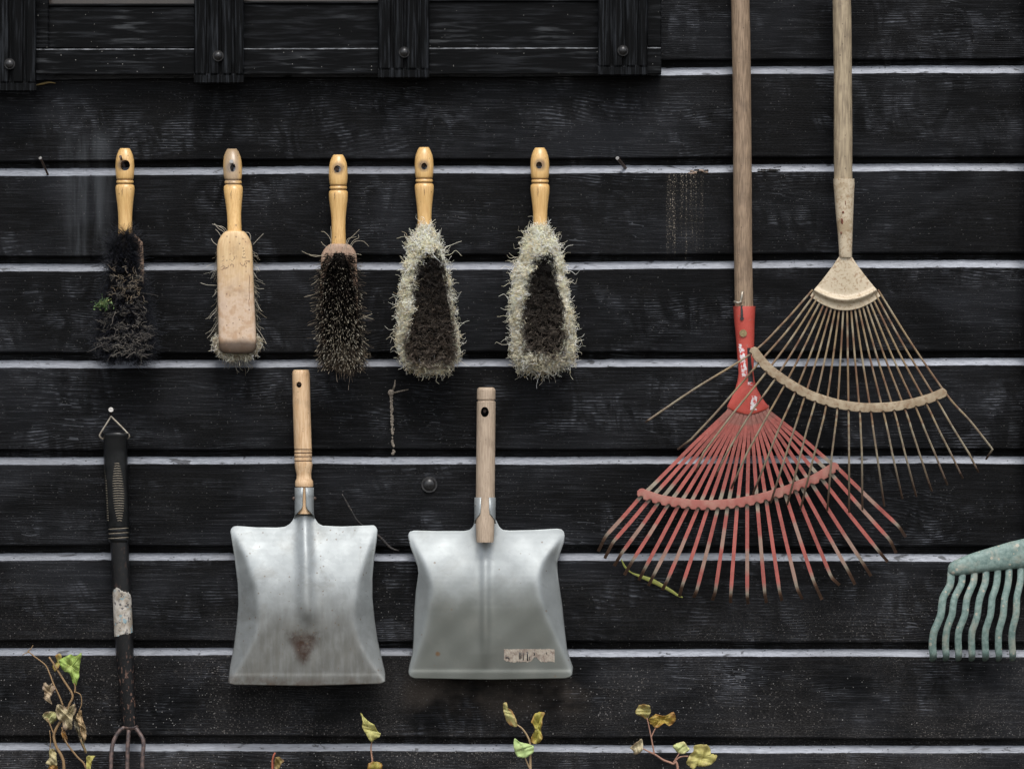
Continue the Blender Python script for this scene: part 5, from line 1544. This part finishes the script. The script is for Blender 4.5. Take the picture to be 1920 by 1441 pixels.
strip_mesh([(66, 160, .006), (80, 157, .008), (92, 154.5, .008), (104, 156, .006)], [.8, 2, 1.6, .6], "dry_straw", (0.30, 0.22, 0.09), "dry straw wisp under the leftmost fluted post", "straw", M['leaf'])
strip_mesh([(641, 925, .004), (655, 950, .004), (670, 975, .004), (690, 992, .004), (712, 1006, .004), (732, 1026, .004), (748, 1032, .004)],
           [1.0, 1.6, 1.2, 1.6, 2.2, 2.0, 1.0], "cobweb_strand", (0.017, 0.016, 0.016), "thin dull grey cobweb strand slanting down the wall between the two dustpans", "cobweb", M['tint'])
def bark():
    b = MB()
    R = np.random.default_rng(9)
    for i in range(14):
        x = R.uniform(1290, 1322); y = 321 + R.normal(0, 1.8) + (x - 1306) * .05
        b.tube([P(x, y, .001), P(x + R.uniform(5, 12), y + R.normal(0, 1.4), .0035)], R.uniform(.0008, .002), 6, .7, (0.02, 0.016, 0.014) if R.random() < .6 else (0.28, 0.2, 0.15))
    tag(b.build("bark_scab", M['tint'], None), "scab of dark bark on the ledge above the pale dotted run", "bark")
    b = MB()
    for i in range(10):
        x = R.uniform(1412, 1450); y = 318 + R.normal(0, 1.6)
        b.tube([P(x, y, .001), P(x + R.uniform(8, 22), y + R.normal(0, .8), .003)], R.uniform(.0006, .0014), 6, .6, (0.012, 0.012, 0.012))
    tag(b.build("wood_splinter", M['tint'], None), "dark splinters on the ledge just right of the red rake's pole", "splinter")
bark()

# ------------------------------------------------------------------ ivy
GI = "ivy shoots climbing in front of the wall"
def leaf(parent, outl, col, d, seed, curl=.006, col2=None):
    R = np.random.default_rng(seed)
    o = np.array(outl, float)
    # smooth closed outline
    n = len(o); pts = []
    for i in range(n):
        a, b_, c, e = o[i - 1], o[i], o[(i + 1) % n], o[(i + 2) % n]
        for q in (0, .25, .5, .75):
            cm = 0.5 * ((2 * b_) + (-a + c) * q + (2 * a - 5 * b_ + 4 * c - e) * q * q + (-a + 3 * b_ - 3 * c + e) * q ** 3)
            lin = b_ + (c - b_) * q
            pts.append(cm * .6 + lin * .4)
    pts = np.array(pts) + R.normal(0, .35, (len(pts), 2)); cen = pts.mean(0); m = len(pts)
    # principal axis = midrib
    u_, s_, vt = np.linalg.svd(pts - cen, full_matrices=False); ax = vt[0]; pr = vt[1]
    span = np.abs((pts - cen) @ pr).max()
    fold = R.uniform(.4, 1.1) * R.choice([-1, 1]); ph = R.uniform(0, 6.28, 4)
    def dep(p):
        a = (p - cen) @ ax; b_ = (p - cen) @ pr
        return d + curl * (fold * (abs(b_) / span) ** 1.3 - .4) + curl * .55 * math.sin(a * .22 + ph[0]) * math.cos(b_ * .28 + ph[1]) + curl * .25 * math.sin(a * .7 + b_ * .6 + ph[2])
    b = MB(); V, cc = [], []
    rings = [1.0, .8, .58, .34, .14]
    col = np.array(col); col2 = np.array(col2 if col2 else col * .6)
    for r in rings:
        for p in pts:
            q = cen + (p - cen) * r
            V.append(P(q[0], q[1], dep(q)))
            k = np.clip((r - .55) * 1.6 + .35 * math.sin(q[0] * .25 + ph[3]) + R.normal(0, .1), 0, 1)
            if abs((q - cen) @ pr) < 1.0: k *= .3
            cc.append(col * (1 - k) + col2 * k)
    V.append(P(cen[0], cen[1], dep(cen))); cc.append(col * 1.1)
    F = [(i * m + j, i * m + (j + 1) % m, (i + 1) * m + (j + 1) % m, (i + 1) * m + j) for i in range(len(rings) - 1) for j in range(m)]
    F += [((len(rings) - 1) * m + j, (len(rings) - 1) * m + (j + 1) % m, len(rings) * m) for j in range(m)]
    b.add(V, F, cc)
    ob = b.build("leaf", M['leaf'], parent, True)
    md = ob.modifiers.new("thick", 'SOLIDIFY'); md.thickness = .0005
    return ob
def stem(parent, lines, col):
    b = MB()
    for (pts, r0, r1) in lines:
        p = catmull([P(*q) for q in pts], 5); b.tube(p, np.linspace(r0, r1, len(p)), 8, 1, col)
    return b.build("stem", M['tint'], parent)
def ivy(label, x, lines, leaves, seed, scol=(0.24, 0.15, 0.07)):
    t = thing("ivy_shoot", label, "ivy", P(x, 1855, .05), GI)
    stem(t, lines, scol)
    for i, (o, c, c2, d, cu) in enumerate(leaves): leaf(t, o, c, d, seed + i, cu, c2)
GRN, YEL, BRN, DRY, OLV = (0.26, 0.36, 0.09), (0.42, 0.38, 0.11), (0.26, 0.13, 0.03), (0.36, 0.28, 0.18), (0.30, 0.27, 0.08)
PGR = (0.38, 0.50, 0.20)
ivy("withered ivy shoot with hanging dry leaves and one green leaf, beside the hand fork", 120,
    [([(52, 1220, .05), (66, 1231, .05), (85, 1246, .05), (93, 1262, .052), (101, 1283, .055), (111, 1304, .055), (118, 1322, .055)], .0009, .0014),
     ([(52, 1220, .05), (57, 1217, .05), (62, 1209, .05)], .0009, .0005), ([(55, 1222, .05), (47, 1224, .05), (42, 1228, .05)], .0009, .0004),
     ([(92, 1231, .05), (104, 1249, .052), (121, 1277, .055), (136, 1302, .055), (131, 1318, .055), (124, 1336, .053)], .0015, .0019),
     ([(113, 1352, .055), (104, 1368, .055), (101, 1381, .055), (106, 1400, .055), (116, 1418, .055), (120, 1441, .055), (119, 1520, .05), (124, 1700, .05), (120, 1860, .05)], .0020, .0026),
     ([(116, 1362, .053), (124, 1390, .053), (144, 1417, .053), (160, 1436, .053), (166, 1480, .053), (150, 1700, .05), (126, 1850, .05)], .0012, .0018),
     ([(140, 1298, .055), (141, 1288, .056), (139, 1280, .057)], .0014, .0010), ([(141, 1296, .055), (151, 1302, .056), (153, 1318, .056), (148, 1333, .056)], .0008, .0007),
     ([(93, 1368, .055), (95, 1387, .055), (93, 1405, .055)], .0006, .0006), ([(88, 1345, .055), (94, 1358, .055), (100, 1374, .055)], .0009, .0011), ([(151, 1385, .054), (161, 1410, .053)], .001, .001)],
    [([(110, 1237), (124, 1229), (132, 1226), (140, 1230), (153, 1223), (151, 1240), (148, 1252), (148, 1268), (142, 1286), (136, 1277), (130, 1262), (120, 1258), (113, 1247)], (0.30, 0.40, 0.10), (0.20, 0.30, 0.05), .060, .007),
     ([(98, 1248), (108, 1240), (104, 1228), (113, 1224), (116, 1235), (110, 1250), (103, 1260)], OLV, BRN, .053, .005),
     ([(84, 1278), (92, 1284), (100, 1278), (104, 1290), (97, 1302), (93, 1310), (98, 1320), (88, 1314), (82, 1308), (84, 1296), (79, 1290)], DRY, (0.16, 0.11, 0.08), .058, .011),
     ([(85, 1335), (100, 1333), (112, 1340), (106, 1350), (95, 1358), (86, 1350), (80, 1342)], (0.33, 0.33, 0.14), (0.22, 0.16, 0.09), .057, .008),
     ([(107, 1320), (118, 1322), (128, 1325), (140, 1318), (143, 1330), (136, 1345), (135, 1365), (120, 1368), (117, 1355), (110, 1348), (105, 1335)], (0.40, 0.34, 0.20), (0.16, 0.11, 0.08), .060, .012),
     ([(145, 1335), (152, 1330), (155, 1345), (161, 1365), (162, 1378), (158, 1392), (152, 1375), (148, 1360), (143, 1345)], (0.38, 0.28, 0.15), (0.22, 0.14, 0.07), .058, .010),
     ([(137, 1338), (144, 1345), (150, 1368), (151, 1385), (145, 1375), (139, 1358)], (0.17, 0.15, 0.10), (0.11, 0.09, 0.07), .052, .008),
     ([(146, 1360), (152, 1376), (156, 1390), (163, 1408), (160, 1412), (151, 1392), (146, 1376)], (0.22, 0.20, 0.11), (0.14, 0.10, 0.06), .055, .006),
     ([(92, 1405), (101, 1402), (106, 1415), (107, 1433), (97, 1435), (86, 1430), (92, 1420)], (0.42, 0.36, 0.20), (0.28, 0.24, 0.10), .058, .009),
     ([(163, 1417), (178, 1416), (172, 1425), (170, 1441), (168, 1455), (162, 1450), (162, 1430)], YEL, OLV, .056, .006),
     ([(115, 1362), (122, 1372), (127, 1388), (122, 1390), (116, 1378)], BRN, (0.14, 0.08, 0.04), .054, .006),
     ([(92, 1434), (106, 1434), (110, 1446), (98, 1456), (90, 1448)], BRN, (0.3, 0.16, 0.03), .056, .006)], 100)
ivy("tiny reddish ivy tip with one curled leaf, below the shiny dustpan", 515,
    [([(516, 1410, .045), (512, 1420, .045), (511, 1445, .045), (514, 1600, .05), (515, 1860, .05)], .0013, .0022)],
    [([(516, 1418), (524, 1419), (533, 1426), (527, 1431), (523, 1440), (516, 1446), (514, 1432)], (0.22, 0.16, 0.05), (0.09, 0.04, 0.02), .048, .006)], 140, (0.34, 0.09, 0.05))
ivy("ivy shoot with one upright pale yellow leaf, between the two dustpans", 697,
    [([(697, 1389, .047), (695.5, 1402, .045), (697, 1418, .045), (698, 1440, .046), (697, 1600, .05), (700, 1860, .05)], .0008, .0022)],
    [([(676, 1335), (684, 1345), (692, 1352), (702, 1358), (708, 1370), (714, 1375), (710, 1382), (702, 1386), (697, 1391), (690, 1382), (685, 1373), (679, 1362), (680, 1352)], (0.44, 0.42, 0.15), (0.30, 0.27, 0.08), .050, .006),
     ([(692, 1430), (700, 1427), (712, 1428), (717, 1434), (715, 1443), (705, 1455), (692, 1455), (688, 1442)], (0.28, 0.24, 0.05), (0.30, 0.15, 0.03), .050, .007)], 150, (0.30, 0.16, 0.10))
ivy("ivy shoot with three leaves, one heart-shaped pale green, below the dull dustpan", 994,
    [([(970, 1358, .047), (980, 1366, .047), (990, 1381, .047), (994, 1394, .047), (994, 1412, .046), (994.5, 1441, .046), (996, 1600, .05), (994, 1860, .05)], .0011, .0023),
     ([(984, 1418, .050), (988, 1428, .048), (993, 1440, .046)], .0009, .0013)],
    [([(944, 1318), (950, 1316), (952, 1326), (960, 1332), (968, 1348), (970, 1360), (962, 1362), (950, 1352), (946, 1340), (943, 1326)], (0.40, 0.38, 0.15), (0.34, 0.16, 0.06), .050, .006),
     ([(964, 1383), (975, 1390), (990, 1394), (1000, 1397), (1001, 1408), (990, 1417), (981, 1420), (970, 1417), (964, 1404)], PGR, (0.36, 0.47, 0.18), .054, .004),
     ([(1002, 1338), (1010, 1334), (1022, 1335), (1018, 1345), (1016, 1360), (1014, 1372), (1018, 1382), (1012, 1391), (1002, 1394), (995, 1388), (998, 1378), (1003, 1368), (1000, 1358), (996, 1352)], (0.36, 0.33, 0.07), (0.30, 0.17, 0.04), .050, .009)], 160, (0.34, 0.24, 0.13))
ivy("branched ivy shoot with a large yellow lobed leaf, below the red rake", 1270,
    [([(1203, 1401, .047), (1216, 1408, .047), (1229, 1414, .047), (1244, 1424, .047), (1261, 1431, .047), (1271, 1443, .047), (1276, 1600, .05), (1270, 1860, .05)], .0010, .0024),
     ([(1227, 1413, .047), (1224, 1398, .047), (1221, 1381, .047), (1217, 1362, .047), (1213, 1345, .048)], .0014, .0008), ([(1221, 1381, .047), (1226, 1370, .047), (1231, 1361, .048)], .0010, .0009),
     ([(1262, 1429, .047), (1268, 1420, .047), (1274, 1411, .048)], .0010, .0009), ([(1264, 1428, .047), (1272, 1420, .047), (1281, 1417, .047), (1291, 1417, .048)], .0012, .0010)],
    [([(1191, 1333), (1198, 1321), (1208, 1319), (1218, 1322), (1221, 1332), (1217, 1342), (1214, 1350), (1205, 1343), (1195, 1340)], (0.36, 0.32, 0.12), (0.22, 0.12, 0.03), .050, .008),
     ([(1217, 1346), (1230, 1338), (1245, 1342), (1262, 1334), (1267, 1344), (1265, 1353), (1255, 1360), (1245, 1355), (1232, 1364), (1222, 1358), (1215, 1352)], (0.32, 0.23, 0.04), (0.28, 0.13, 0.03), .050, .008),
     ([(1181, 1401), (1190, 1393), (1203, 1384), (1206, 1395), (1205, 1405), (1199, 1411), (1189, 1414), (1188, 1408)], (0.42, 0.37, 0.24), (0.28, 0.20, 0.12), .050, .008),
     ([(1261, 1398), (1268, 1393), (1281, 1389), (1290, 1399), (1293, 1405), (1285, 1411), (1273, 1412), (1266, 1405)], (0.44, 0.48, 0.20), (0.40, 0.36, 0.16), .052, .004),
     ([(1291, 1418), (1300, 1407), (1302, 1396), (1325, 1395), (1332, 1403), (1334, 1412), (1345, 1415), (1342, 1424), (1330, 1434), (1318, 1437), (1308, 1435), (1300, 1441), (1290, 1434), (1287, 1430)], (0.44, 0.40, 0.13), (0.36, 0.30, 0.10), .052, .006)], 170, (0.32, 0.17, 0.12))
